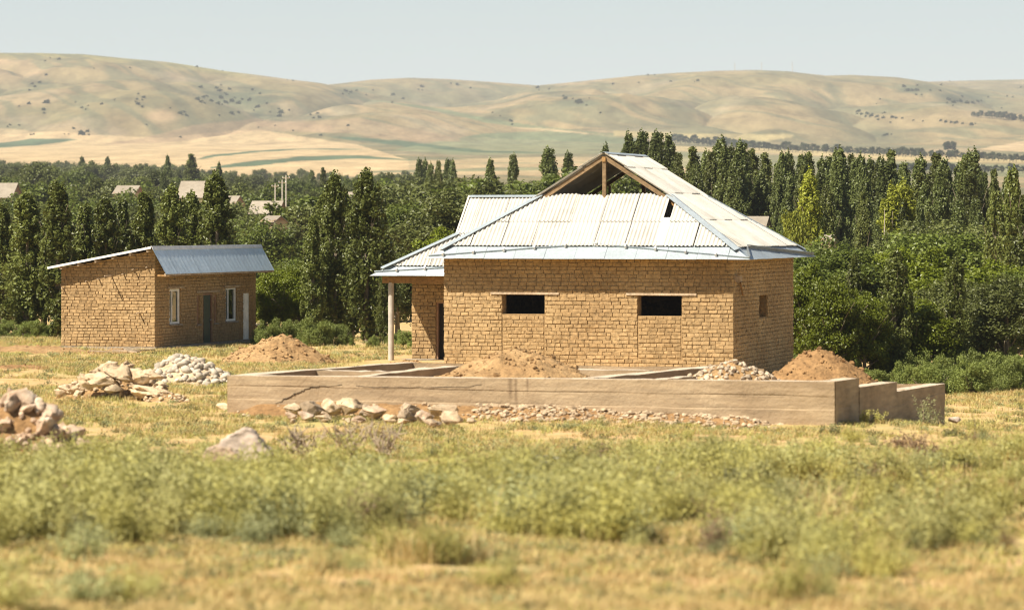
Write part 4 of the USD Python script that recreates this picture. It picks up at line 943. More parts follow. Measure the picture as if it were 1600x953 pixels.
def poplar(name, count, size, mat, width=.105, bark='bark', bare=.06, wisps=26, n=90, k=1.0, nlimb=16):
    """A column poplar of height 1 made of steep leafy boughs."""
    z = bare+(1-bare)*rng.random(n)**.9*.95
    prof = width*np.clip(np.minimum((z-bare+.04)/.16, 1), .25, 1)*np.clip(1-((z-.30)/.72)**2, .03, 1)**.75*rng.uniform(.5, 1.2, n)
    a = rng.uniform(0, 2*np.pi, n); rr = prof*rng.uniform(.35, .95, n)
    cen = np.stack([rr*np.cos(a), rr*np.sin(a), z], -1)
    rad = np.stack([(prof*.42+.008)*k, (prof*.42+.008)*k, rng.uniform(.035, .085, n)], -1)
    tip = np.stack([rng.normal(0, .010, 8), rng.normal(0, .010, 8), rng.uniform(.9, .985, 8)], -1)
    cen = np.vstack([cen, tip]); rad = np.vstack([rad, np.full((8, 3), .016)*[1, 1, 1.8]])
    # upright tufts that break the outline
    a = rng.uniform(0, 2*np.pi, wisps); z = rng.uniform(bare+.05, .93, wisps); w = width*np.clip(1-((z-.30)/.72)**2, .05, 1)**.75
    cen = np.vstack([cen, np.stack([w*np.cos(a), w*np.sin(a), z], -1)]); rad = np.vstack([rad, np.full((wisps, 3), .014)*[1, 1, 2.6]])
    crown = clump_leaves(cen, rad, count, size, .2)
    trunk = [tube([(0, 0, -.05), (.004, 0, .3), (-.004, .003, .65), (0, 0, .95)], [.020, .015, .009, .002], 7)]+limbs(.1, .7, nlimb, .09, 2.2, .004, .0012)
    return class_of(name, [('trunk', trunk, bark, False), ('crown', crown, mat, False)])
def broad(name, count, size, mat, wide=.42, low=.18, nclump=75, bark='bark'):
    """A spreading tree of height 1."""
    d = rng.normal(size=(nclump, 3)); d /= np.linalg.norm(d, axis=1, keepdims=True); d[:, 2] = np.where(d[:, 2] < -.75, -d[:, 2], d[:, 2])
    f = rng.uniform(.55, 1.0, (nclump, 1))
    mid = low+(1-low)*.5
    cen = np.array([0, 0, mid])+d*f*[wide*.82, wide*.82, (1-low)*.41]*rng.uniform(.82, 1.12, (nclump, 1))
    rad = rng.uniform(.05, .115, (nclump, 1))*[1.05, 1.05, .95]
    crown = clump_leaves(cen, rad, count, size, .6)
    trunk = [tube([(0, 0, -.06), (.01, 0, .2), (0, .01, .45), (0, 0, .75)], [.032, .024, .016, .004], 7)]+limbs(.15, .5, 12, .36, .75, .010, .002)
    return class_of(name, [('trunk', trunk, bark, False), ('crown', crown, mat, False)])
def bushy(name, count, size, mat, wide=.75, n=44):
    d = rng.normal(size=(n, 3)); d /= np.linalg.norm(d, axis=1, keepdims=True); d[:, 2] = np.abs(d[:, 2])
    cen = d*rng.uniform(.4, .92, (n, 1))*[wide*.85, wide*.85, .80]+[0, 0, .08]
    rad = rng.uniform(.10, .20, (n, 1))*[1, 1, .9]
    crown = clump_leaves(cen, rad, count, size, .6)
    return class_of(name, [('stem', limbs(0, .05, 9, .5, .8, .022, .005), 'bark', False), ('crown', crown, mat, False)])

POP = [poplar('near_poplar_a', 19000, .0105, 'poplar_leaf', .115, n=130, k=.85), poplar('near_poplar_b', 19000, .0105, 'poplar_leaf', .100, n=130, k=.85), poplar('near_poplar_c', 19000, .0105, 'poplar_leaf', .125, n=140, k=.82)]
FPOP = [poplar('far_poplar_a', 13000, .0088, 'far_poplar_leaf', .080, bare=.10, n=150, k=.72, nlimb=4, wisps=50), poplar('far_poplar_b', 13000, .0088, 'far_poplar_leaf', .090, bare=.10, n=160, k=.7, nlimb=4, wisps=50), poplar('far_poplar_c', 13000, .0090, 'far_poplar_leaf', .098, bare=.12, n=170, k=.68, nlimb=4, wisps=56), poplar('far_poplar_d', 11000, .0090, 'olive_leaf', .074, bare=.15, n=130, k=.75, nlimb=4, wisps=44)]
YPOP = poplar('yellow_poplar', 11000, .0092, 'yellow_leaf', .100, bare=.25, bark='pale_bark', n=150, k=.72, nlimb=5, wisps=50)
BRO = [broad('near_tree_a', 22000, .0125, 'broad_leaf', .42, .03, 120), broad('near_tree_b', 22000, .0125, 'bright_leaf', .45, .0, 120), broad('near_tree_c', 20000, .0120, 'olive_leaf', .40, .03, 110), broad('near_tree_d', 22000, .0130, 'bright_leaf', .40, .0, 120)]
FBRO = [broad('far_tree_a', 9000, .018, 'broad_leaf', .45, .05, 100), broad('far_tree_b', 9000, .018, 'olive_leaf', .42, .05, 100), broad('far_tree_c', 8000, .018, 'olive_leaf', .36, .05, 90), broad('far_tree_d', 9000, .018, 'broad_leaf', .46, .05, 100)]
YBRO = broad('yellow_tree', 6500, .020, 'yellow_leaf', .38, .3)
BUS = [bushy('bush_a', 14000, .020, 'bush_leaf'), bushy('bush_b', 14000, .020, 'bush_leaf', .65)]
HBU = [bushy('hill_bush_a', 700, .085, 'hill_leaf', .75, 26), bushy('hill_bush_b', 700, .085, 'hill_leaf', .6, 22)]
HTR = [broad('belt_tree_a', 1200, .050, 'hill_leaf', .42, .08, 40), broad('belt_tree_b', 1200, .050, 'hill_leaf', .36, .05, 40)]

records = []
def plant_tree(cls, name, category, x, top, Y, label, group=None, wide=1.0, base=None):
    """A tree whose crown reaches photo row top at column x and depth Y, rooted in the land there."""
    p = px(x, top, Y); z0 = float(land(p[0], Y)) if base is None else base
    h = max(p[2]-z0, .3)
    c = cls[rng.integers(len(cls))] if isinstance(cls, list) else cls
    o = thing(name, label, category, (p[0], Y, z0-.02), rng.uniform(0, 360), group, (h*wide, h*wide, h), c)
    if group: records.append((label, x, o))
    return o

# young poplars close behind the two houses
near_pop = [(4, 318, 118, .95, 'ragged poplar half cut by the left edge of the photo'), (42, 298, 114, 1.15, 'dark poplar behind the left end of the small house'), (90, 283, 113, 1.1, 'tall poplar rising over the left corner of the small house'),
            (133, 318, 117, 1.0, 'short poplar behind the low end of the small roof'), (165, 306, 114, 1.0, 'poplar over the middle of the slanting roof edge'), (192, 312, 118, .9, 'slim poplar between two fuller ones over the slanting roof edge'), (226, 300, 115, 1.05, 'poplar just left of the blue hood roof'),
            (270, 288, 114, .95, 'poplar over the left half of the blue hood'), (300, 300, 117, 1.0, 'lower poplar over the middle of the blue hood'), (338, 268, 113, 1.05, 'tall poplar over the right half of the blue hood'),
            (489, 338, 109, .85, 'dark slim poplar left of the pair between the houses'), (524, 268, 110, .80, 'left one of the tall pair of poplars between the houses'), (573, 264, 108, .95, 'right one of the tall pair of poplars between the houses'), (550, 330, 112, 1.0, 'lower poplar between the tall pair'), (600, 420, 106, .8, 'short poplar behind the porch post'), (507, 300, 113, .9, 'lower poplar at the left shoulder of the tall pair'), (590, 305, 113, .95, 'lower poplar at the right shoulder of the tall pair'), (540, 300, 115, .9, 'poplar filling the gap behind the tall pair')]
for (x, t_, Y, w, lb) in near_pop: plant_tree(POP, 'poplar_tree', 'poplar', x, t_, Y, lb, 'young poplars behind the houses', w*1.08)
for (x, t_, Y, w, lb) in [(1335, 398, 104, .9, 'dark narrow tree nearest the right eave of the house'), (1398, 388, 101, 1.15, 'tall dark poplar among the bright trees at right'), (1492, 402, 102, 1.0, 'mid green poplar cone right of the dark one'), (1583, 262, 135, .85, 'tall near poplar at the right edge of the photo'), (1556, 300, 140, .8, 'poplar just left of the tall one at the right edge'), (1606, 300, 128, .9, 'poplar cut by the right edge of the photo')]:
    plant_tree(POP, 'poplar_tree', 'poplar', x, t_, Y, lb, 'dark poplars at right', w)
# far poplars on the skyline of the wood
far_pop = [(802, 241, 300, 1.0), (857, 231, 260, 1.45), (888, 238, 260, 1.1), (945, 226, 240, .9), (984, 209, 235, 1.2), (1004, 205, 240, 1.1), (1027, 206, 236, 1.2), (1045, 208, 240, 1.0), (1060, 240, 230, 1), (1083, 231, 220, 1.25), (1104, 236, 225, 1.1), (1125, 216, 218, 1.2), (1142, 228, 226, 1.0), (1158, 221, 214, 1.2), (1176, 234, 222, 1.1),
           (1196, 240, 216, 1.1), (1222, 236, 210, 1.0), (1233, 238, 214, 1.0), (1254, 241, 206, 1.0), (1265, 239, 212, .9), (1285, 248, 205, 1.1), (1298, 242, 206, 1.0), (1311, 231, 200, 1.2), (1330, 242, 208, .85), (1345, 243, 200, .95), (1360, 248, 204, 1.1), (1376, 245, 198, 1.0), (1393, 236, 200, 1.15), (1412, 252, 196, 1.1),
           (1438, 246, 185, 1.15), (1463, 241, 184, 1.2), (1476, 246, 188, 1.0), (1498, 258, 190, 1.0), (1511, 239, 184, 1.25), (1521, 236, 188, 1.15), (1537, 268, 192, .8), (1553, 266, 186, .9), (1575, 272, 190, 1.0), (1420, 290, 180, 1.0), (1350, 300, 175, 1.1), (1375, 310, 178, 1.0), (1230, 300, 180, 1.1), (1290, 290, 178, .9), (1500, 300, 172, 1.0), (1525, 310, 170, 1.1), (1450, 310, 170, 1.0),
           (255, 268, 420, 1.2), (262, 243, 560, 1.0), (342, 254, 520, 1.2), (299, 241, 640, 2.0), (168, 244, 900, 1.3), (128, 245, 850, 1.5), (505, 262, 420, 1.2), (576, 264, 330, 1.0), (655, 248, 380, .9), (664, 250, 390, .9), (673, 256, 370, 1.0), (685, 252, 370, .9), (700, 249, 380, 1.0), (707, 250, 376, .9), (766, 248, 300, 1.1), (487, 265, 600, 1.4), (450, 275, 600, 1.6)]
r2 = np.random.default_rng(77)
far_pop += [(x+r2.normal(0, 6), t_+r2.uniform(8, 48), Y-r2.uniform(2, 12), w*r2.uniform(.8, 1.1)) for (x, t_, Y, w) in far_pop if x > 1070 for _ in range(2)]
names = {857: 'dark pointed poplar alone above the wing ridge', 802: 'slim poplar above the left hip of the big roof', 984: 'leftmost of the tall poplars behind the roof ridge', 1311: 'tallest poplar in the wood right of the house', 299: 'broad dark poplar clump far behind the small house'}
for (x, t_, Y, w) in far_pop:
    side_ = 'right' if x > 1050 else 'middle' if x > 700 else 'left'
    lb = names.get(x) or {'right': 'tall poplar of the right wood', 'middle': 'slim skyline poplar', 'left': 'small far poplar beyond the village'}[side_]
    plant_tree(FPOP, 'poplar_tree', 'poplar', x, t_, Y, lb, None if x in names else {'right': 'poplars of the wood at right', 'middle': 'poplars behind the roof', 'left': 'far poplars at left'}[side_], w*(.88 if x not in (299,) else 1))
plant_tree(YPOP, 'yellow_poplar', 'poplar', 1265, 266, 172, 'slim yellow-green poplar standing out of the dark wood', None, 1.0)
plant_tree(YPOP, 'yellow_tree', 'tree', 1394, 290, 170, 'left one of two broad yellow-green trees', None, 1.25)
plant_tree(YPOP, 'yellow_tree', 'tree', 1412, 283, 171, 'right one of two broad yellow-green trees', None, 1.35)
plant_tree(YBRO, 'yellow_tree', 'tree', 1243, 318, 168, 'small yellowish tree left of the slim yellow poplar', None, .4)
# masses of broadleaf trees, row behind row; keep = roofs that stay in view (x0, x1, lowest allowed tree top in front)
keep = [(-20, 36, 300), (176, 222, 306), (232, 250, 310), (280, 326, 303), (343, 378, 316), (392, 442, 346), (415, 440, 362), (543, 562, 306), (1162, 1203, 356), (1288, 1302, 375)]
def row(Y, x0, x1, contour, spacing, wide, classes, label, group, jitter=10, name='village_tree', in_front=False):
    cx, cy = np.array(contour, float).T; x = x0+rng.uniform(0, spacing)
    while x < x1:
        t_ = float(np.interp(x, cx, cy))+rng.normal(0, jitter*.55)
        Yj = Y*rng.uniform(.95, 1.05)
        p = px(x, t_, Yj); h = p[2]-float(land(p[0], Yj)); half = .42*wide*h*FPX/Yj
        if in_front:
            for (k0, k1, kr_) in keep:
                if x+half > k0 and x-half < k1 and t_ < kr_: t_ = kr_+rng.uniform(0, 8)
        plant_tree(classes, name, 'tree', x, t_, Yj, label, group, wide*rng.uniform(.85, 1.2))
        x += spacing*rng.uniform(.6, 1.4)
row(1250, -60, 700, [(-60, 250), (200, 256), (420, 268), (560, 268), (700, 270)], 13, 1.0, FBRO[1:3], 'hazy tree of the far belt', 'trees of the far belt at left', 6, 'belt_tree')
row(800, -60, 720, [(-60, 252), (120, 256), (300, 262), (450, 272), (720, 276)], 20, 1.1, FBRO[1:3], 'distant valley tree', 'distant valley trees', 9)
row(520, -60, 800, [(-60, 262), (150, 264), (300, 272), (500, 280), (640, 272), (800, 275)], 28, 1.2, FBRO, 'rounded tree beyond the village', 'trees behind the village roofs', 10)
row(380, -60, 840, [(-60, 274), (200, 276), (400, 292), (520, 290), (620, 268), (840, 272)], 36, 1.2, FBRO, 'leafy tree behind the village roofs', 'trees close behind the village roofs', 8)
row(260, -60, 470, [(-60, 312), (100, 305), (240, 308), (330, 318), (400, 345), (470, 325)], 40, 1.2, FBRO, 'green village garden tree', 'trees in the village gardens', 10, in_front=True)
row(200, -60, 480, [(-60, 345), (200, 345), (330, 345), (400, 372), (480, 352)], 44, 1.25, FBRO, 'green tree behind the poplars', 'trees between village and poplars', 10, in_front=True)
row(150, -60, 500, [(-60, 400), (330, 395), (400, 400), (500, 395)], 50, 1.3, BRO[:3], 'dense low tree behind poplars', 'low trees behind the poplars', 12)
row(230, 470, 960, [(470, 300), (560, 296), (620, 276), (700, 270), (820, 272), (960, 262)], 40, 1.25, FBRO, 'full green garden tree', 'full trees left of the big roof', 8, 'garden_tree')
row(165, 590, 800, [(590, 330), (640, 296), (700, 290), (800, 330)], 48, 1.2, BRO[:1]+BRO[2:3], 'large green garden tree', 'large trees left of the big roof', 10, 'garden_tree')
row(126, 420, 760, [(420, 420), (470, 400), (620, 400), (690, 350), (760, 360)], 42, 1.2, BRO, 'bright leafy garden tree', 'leafy trees behind the porch', 12, 'garden_tree')
row(260, 1000, 1660, [(1000, 300), (1180, 280), (1420, 280), (1660, 290)], 44, 1.1, FBRO, 'dark tree deep in the wood', 'trees deep in the wood', 12, 'wood_tree')
row(190, 1080, 1660, [(1080, 320), (1190, 345), (1240, 325), (1400, 320), (1660, 318)], 42, 1.2, FBRO, 'tree amid the wood', 'trees in the middle of the wood', 12, 'wood_tree', in_front=True)
row(150, 1150, 1660, [(1150, 380), (1230, 362), (1400, 345), (1660, 335)], 44, 1.2, BRO[2:3]+BRO[:1], 'olive green tree behind the orchard', 'trees behind the orchard', 12, 'wood_tree', in_front=True)
row(118, 1215, 1680, [(1215, 385), (1300, 372), (1420, 384), (1520, 398), (1680, 395)], 46, 1.3, BRO[1:2]+BRO[3:]+BRO[:2], 'bright back row orchard tree', 'orchard trees right of the house', 8, 'orchard_tree')
row(107, 1255, 1680, [(1255, 420), (1330, 450), (1450, 440), (1680, 430)], 56, 1.35, BRO, 'front row orchard tree', 'front orchard trees', 14, 'orchard_tree')
for (x, t_, Y, lb) in ((1262, 405, 101, 'bright leafy tree touching the shaded house corner'), (1300, 425, 99, 'round leafy tree behind the right earth heap'), (1350, 450, 100, 'leafy tree right of the right earth heap')):
    plant_tree(BRO[1:2]+BRO[3:], 'orchard_tree', 'tree', x, t_, Y, lb, 'orchard trees at the house', .9)
row(114, 420, 480, [(400, 440), (440, 400), (480, 420)], 26, .9, BRO[1:2]+BRO[3:], 'bright tree near the small house', 'trees right of the small house', 10, 'garden_tree')
def bush_row(Y, x0, x1, contour, spacing, wide, label, group, jitter=8):
    cx, cy = np.array(contour, float).T; x = x0
    while x < x1:
        t_ = float(np.interp(x, cx, cy))+rng.normal(0, jitter*.5); Yj = Y*rng.uniform(.985, 1.015)
        plant_tree(BUS, 'bush', 'bush', x, t_, Yj, label, group, wide*rng.uniform(.85, 1.15)); x += spacing*rng.uniform(.7, 1.3)
bush_row(97.5, 1368, 1680, [(1368, 560), (1400, 548), (1460, 552), (1510, 540), (1560, 540), (1680, 545)], 34, .85, 'grey-green meadow edge bush', 'bushes at the meadow edge')
bush_row(101, 1340, 1680, [(1340, 575), (1380, 540), (1500, 530), (1680, 530)], 46, .85, 'taller bush behind the meadow', 'bushes behind the meadow edge')
bush_row(104.5, 545, 690, [(545, 520), (600, 510), (640, 505), (690, 520)], 30, .85, 'low green bush', 'bushes behind the porch')
bush_row(106, 415, 545, [(415, 490), (470, 480), (545, 490)], 30, .9, 'low bush', 'bushes between the houses')
bush_row(113, -60, 110, [(-60, 480), (110, 490)], 34, .9, 'low bush under poplars', 'bushes at the poplars foot')
bush_row(91, 1285, 1350, [(1285, 552), (1350, 566)], 20, .9, 'low bush right behind the earth heap', 'low bushes behind the right earth heap')
bush_row(99, 1255, 1345, [(1255, 540), (1345, 545)], 36, .8, 'bush behind the earth heap', 'bushes behind the right earth heap')
REGIONS = [(70, 'at the left edge'), (242, 'above the slanting shed roof'), (430, 'above the blue hood'), (580, 'between the two houses'), (735, 'above the porch roof'), (860, 'above the wing ridge'), (1050, 'behind the open gable'), (1165, 'above the right roof slope'), (1265, 'above the right eave'), (1350, 'above the right earth heap'), (1480, 'above the stepped wall'), (9999, 'at the right edge')]
def region(x): return next(nm for lim, nm in REGIONS if x < lim)
def ordinal(k): return ['first', 'second', 'third', 'fourth', 'fifth', 'sixth', 'seventh', 'eighth', 'ninth', 'tenth', 'eleventh', 'twelfth', 'thirteenth', 'fourteenth', 'fifteenth', 'sixteenth'][k] if k < 16 else f'{k+1}th'
def tell_apart(recs):
    sets = {}
    for lb, x, o in recs: sets.setdefault((lb, region(x)), []).append((x, o))
    for (lb, rg), q in sets.items():
        q.sort(key=lambda t: t[0])
        for k, (x, o) in enumerate(q): o.SetCustomDataByKey('label', f'{lb}, {ordinal(k)+" from left " if len(q) > 1 else ""}{rg}')
# bare tree stems that show in the wood
for k, (x, t_, b_, Y, lb) in enumerate(((1380, 326, 372, 160, 'pale bare tree stem in the wood below the yellow tree'),)):
    a, b2 = px(x, b_, Y), px(x+2, t_, Y); a[2] -= 1.0
    tag(obj('tree_stem', tube([a, (a+b2)/2+[.03, 0, 0], b2], [.035, .03, .012], 6), 'pale_bark'), lb, 'tree stem')

# ------------------------------------------------------------------ village houses, poles
front = []
def village_house(x0, x1, eave, ridge, Y, label, wall_h=2.2, turned=False, wall='plaster', gable=True):
    a, b = px(x0, eave, Y), px(x1, eave, Y); zr = px(x0, ridge, Y)[2]; w = b[0]-a[0]; z0 = float(land(a[0], Y))
    t = thing('village_house', label, 'house', ((a[0]+b[0])/2, Y, z0), -12)
    ez, rz, d = a[2]-z0, zr-z0, max(3.5, w*.6)
    bw, bd = w*.46, d*.46
    obj('wall', [box(-bw, bw, -bd, bd, -1.0, ez)], wall, t)
    r = obj('roof', [slab((-w/2, -d/2, ez-.1), (w/2, -d/2, ez-.1), (-w/2, 0, rz), (w/2, 0, rz), (0, -.5, 1), .06), slab((-w/2, d/2, ez-.1), (w/2, d/2, ez-.1), (-w/2, 0, rz), (w/2, 0, rz), (0, .5, 1), .06)], 'village_roof', t)
    for s in (-1, 1):
        obj('gable', (np.array([[s*bw, -bd, ez+.001], [s*bw, bd, ez+.001], [s*bw, 0, rz-.12], [s*(bw-.1), -bd, ez+.001], [s*(bw-.1), bd, ez+.001], [s*(bw-.1), 0, rz-.12]]), np.array([[0, 1, 2], [3, 5, 4], [0, 2, 5], [0, 5, 3], [1, 4, 5], [1, 5, 2]])), 'brown_paint', t)
    for k in range(max(2, int((x1-x0)/9))):
        xx = x0+(x1-x0)*(k+.5)/max(2, int((x1-x0)/9))+rng.normal(0, 2); front.append((xx, eave-4+rng.uniform(-5, 4), Y-9-rng.uniform(0, 8), label))
    n = max(1, int(w/2.5))
    for k in range(n):
        x = -bw+(k+.5)*2*bw/n
        wi = obj('window', box(x-.45, x+.45, -bd-.03, -bd+.05, max(ez-1.6, .3), max(ez-.5, 1.0)), 'brown_paint', t)
        obj('pane', box(x-.36, x+.36, -bd-.045, -bd-.034, max(ez-1.5, .4), max(ez-.6, .9)), 'dark_gap', wi)
village_house(-30, 30, 308, 286, 330, 'village house with pale roof at the left edge')
village_house(282, 326, 308, 283, 330, 'village house with tall pale gable roof behind the poplars')
village_house(182, 220, 302, 290, 350, 'village house whose pale roof barely shows among the left trees')
village_house(347, 376, 318, 306, 300, 'small pale roofed house right of the tall gable roof')
village_house(393, 444, 333, 314, 290, 'village house with long grey-beige roof by the poles')
village_house(416, 440, 345, 337, 210, 'yellow plastered house wall below the long grey roof')
village_house(540, 562, 312, 300, 300, 'pale roof glimpsed between the poplar pair')
village_house(1164, 1202, 356, 338, 190, 'sand coloured roof right of the big house')
village_house(1288, 1304, 374, 367, 168, 'tiny white roof showing through the orchard trees')
for k, (xx, t_, Yf, lb) in enumerate(front):
    plant_tree(FBRO, 'garden_tree', 'tree', xx, t_, Yf, 'small garden tree before a village house', 'garden trees before the village houses', 1.15)
def pole(x, t_, Y, label, r=.06):
    p = px(x, t_, Y); z0 = float(land(p[0], Y))
    t = thing('utility_pole', label, 'pole', (p[0], Y, z0))
    obj('shaft', tube([(0, 0, -.2), (0, 0, p[2]-z0)], [r*1.2, r*.8], 8), 'pole_grey', t)
    if t_ < 300: obj('crossarm', box(-.35, .35, -.03, .03, p[2]-z0-.30, p[2]-z0-.24), 'old_wood', t)
    for s in (-.3, .3)*(t_ < 300): obj('insulator', tube([(s, 0, p[2]-z0-.24), (s, 0, p[2]-z0-.12)], .03, 6), 'white_paint', t)
pole(441, 281, 300, 'left one of the two close pale poles in the village'); pole(447, 274, 300, 'taller pale pole at right of the close pair')
pole(430, 287, 310, 'pale pole left of the close pair'); pole(420, 316, 240, 'slim pole standing before the long grey roof')
for (x, t_, lb) in ((1148, 98, 'faint mast on the ridge, left one of three'), (1190, 97, 'faint mast on the ridge, middle one of three'), (1238, 96, 'faint mast on the ridge, right one of three')):
    Y = 4600.0; top_z = px(x, t_, Y)[2]; X = (x-800)/FPX*Y; z0 = float(H(X, Y))
    t = thing('ridge_mast', lb, 'mast', (X, Y, z0-2)); obj('shaft', tube([(0, 0, 0), (0, 0, top_z-z0+2)], [.5, .25], 6), 'post_grey', t); obj('arm', box(-1.6, 1.6, -.15, .15, (top_z-z0)*.85, (top_z-z0)*.85+.4), 'post_grey', t)

# ------------------------------------------------------------------ bushes and tree belts on the hills
def hill_bush(x, y, w, label, group, tall=.85):
    p = hit(x, y); s = w*p[1]/FPX/1.35
    return thing('hill_bush', label, 'bush', (p[0], p[1], p[2]-.12*s), rng.uniform(0, 360), group, (s, s, s*tall), HBU[rng.integers(2)])
left_b = [(78, 91, 4), (92, 93, 8), (50, 132, 6), (55, 136, 6), (62, 129, 8), (46, 141, 6), (72, 161, 12), (68, 172, 8), (30, 167, 4), (118, 161, 4), (128, 169, 6), (134, 171, 4), (159, 164, 7), (179, 156, 4), (214, 158, 6), (222, 158, 5), (224, 152, 7), (216, 165, 8), (222, 167, 6), (203, 107, 4), (147, 109, 3), (266, 170, 4), (281, 177, 9), (288, 178, 6),
          (313, 136, 8), (338, 138, 8), (342, 142, 8), (358, 139, 7), (308, 155, 9), (318, 152, 8), (330, 157, 9), (345, 153, 10), (352, 160, 9), (362, 157, 10), (372, 161, 9), (340, 162, 8), (390, 158, 8), (394, 140, 6), (362, 177, 9), (372, 177, 7), (406, 147, 6), (402, 167, 9), (438, 175, 10), (436, 181, 9), (422, 177, 5), (417, 162, 5), (16, 197, 5), (12, 199, 4), (30, 197, 5), (48, 211, 5), (53, 211, 5), (101, 210, 3), (107, 210, 3), (128, 209, 13), (126, 206, 9), (136, 206, 8), (229, 196, 4), (282, 214, 6), (308, 104, 6), (348, 111, 3), (364, 112, 3), (499, 183, 8), (490, 184, 6), (496, 178, 6), (544, 197, 6), (501, 212, 6), (449, 125, 3), (458, 126, 4), (458, 205, 4), (430, 197, 4), (404, 200, 3)]
mid_b = [(540, 142, 8), (548, 144, 7), (557, 142, 6), (572, 149, 4), (583, 141, 4), (614, 148, 8), (613, 160, 5), (659, 136, 8), (654, 140, 4), (704, 131, 4), (715, 132, 7), (770, 176, 4), (798, 189, 8), (781, 181, 3)]
right_b = [(840, 138, 8), (858, 140, 4), (884, 153, 9), (880, 150, 6), (902, 160, 9), (908, 162, 8), (916, 165, 5), (938, 179, 5), (1048, 127, 5), (1091, 127, 7), (921, 154, 3), (958, 131, 5), (998, 130, 4), (1013, 117, 4), (1023, 117, 4),
           (1341, 175, 8), (1346, 178, 7), (1355, 180, 8), (1362, 181, 9), (1370, 183, 7), (1380, 184, 7), (1395, 184, 8), (1400, 184, 7), (1410, 185, 5), (1427, 188, 4), (1442, 190, 4), (1470, 190, 6), (1478, 192, 7), (1486, 192, 7), (1494, 193, 9), (1504, 193, 6), (1518, 194, 9), (1386, 211, 8), (1381, 212, 6), (1412, 137, 8), (1418, 143, 9), (1425, 142, 8), (1433, 141, 8), (1453, 141, 5), (1469, 143, 5), (1440, 148, 4), (1482, 157, 9), (1490, 159, 9), (1500, 158, 9), (1511, 160, 10), (1520, 161, 8), (1527, 158, 7), (1484, 127, 3), (1470, 133, 5), (1544, 152, 5), (1574, 150, 4), (1582, 152, 4), (1595, 136, 4), (1565, 170, 4), (1375, 157, 4), (1370, 163, 3)]
for bl, lb, gp in ((left_b, 'dark bush dotted on the big left hill', 'bushes on the left hill'), (mid_b, 'dark bush on the middle hill', 'bushes on the middle hill'), (right_b, 'dark bush on the right hill', 'bushes on the right hill')):
    q = []
    bl = bl+[(x+rng.normal(0, 11), y+rng.normal(0, 4.5), max(3, w*rng.uniform(.4, .75))) for (x, y, w) in bl if w >= 7]
    for (x, y, w) in bl: q.append((('small ' if w < 6 else 'large ' if w > 8 else '')+'dark bush '+('high up' if y < 150 else 'low down' if y > 180 else 'halfway up')+' the '+gp.split(' the ')[1], x, hill_bush(x, y+w*.25, w*1.25, lb, gp)))
    tell_apart(q)
def belt(x0, x1, base, step, hpx, label, group):
    bx, by = np.array(base, float).T; x = x0
    while x < x1:
        y = float(np.interp(x, bx, by)); p = hit(x, y); h = hpx*rng.uniform(.75, 1.2)*p[1]/FPX
        o = thing('belt_tree', label, 'tree', (p[0], p[1]+rng.normal(0, 6), p[2]-.2), rng.uniform(0, 360), group, (h*1.2, h*1.2, h), HTR[rng.integers(2)]); records.append((label, x, o)); x += step*rng.uniform(.7, 1.3)
belt(1050, 1660, [(1050, 224), (1200, 236), (1400, 245), (1500, 250), (1660, 257)], 6.5, 15, 'tree of the long field belt', 'long tree belt in the right fields')
belt(1523, 1700, [(1523, 184), (1600, 191), (1700, 200)], 5.5, 13, 'tree of the hillside strip', 'tree strip on the right hillside')
belt(1335, 1680, [(1335, 268), (1680, 272)], 8, 16, 'hazy tree of the second belt', 'second tree belt at right')
belt(1478, 1490, [(1478, 238), (1490, 238)], 4, 20, 'clump tree on the long belt', 'clump above the long belt')

tell_apart([r for r in records if r[0] not in {q[-1] for q in near_pop} and sum(1 for t in records if t[0] == r[0]) > 1])
# ------------------------------------------------------------------ weeds and grass
def blades(n, height, spread, width, lean=.5, curve=.4):
    vs, fs = [], []
    for i in range(n):
        a = rng.uniform(0, 2*np.pi); d = np.array([math.cos(a), math.sin(a), 0]); s = np.array([-d[1], d[0], 0])
        o = rng.normal(0, spread, 2); h = height*rng.uniform(.5, 1.1); l = lean*rng.uniform(.1, 1)*h; w = width*rng.uniform(.6, 1.2)
        b = np.array([o[0], o[1], 0]); m = b+d*l*.4+[0, 0, h*.6]; e = b+d*l*(1+curve)+[0, 0, h]
        k = len(vs)*0+i*5
        vs += [b-s*w/2, b+s*w/2, m+s*w*.4, m-s*w*.4, e]; fs += [[k, k+1, k+2], [k, k+2, k+3], [k+3, k+2, k+4]]
    return np.array(vs), np.array(fs)
def herb(nstem, height, spread, leafn, leaf, lean=.35):
    """A weed: thin leafy stems rising from one root."""
    cs_, ns_ = [], []
    stems = []
    for i in range(nstem):
        a = rng.uniform(0, 2*np.pi); d = np.array([math.cos(a), math.sin(a), 0]); h = height*rng.uniform(.55, 1.1); l = h*lean*rng.uniform(.2, 1.4)
        o = np.array([*rng.normal(0, spread, 2), 0])
        t = rng.uniform(.15, 1.05, leafn)
        c = o+np.outer(t**1.3, d*l)+np.outer(t, [0, 0, h])+rng.normal(0, leaf*.9, (leafn, 3))
        cs_.append(c); ns_.append(rng.normal(size=(leafn, 3))+[0, 0, .5])
    return leaves(np.vstack(cs_), np.vstack(ns_), leaf, .42)
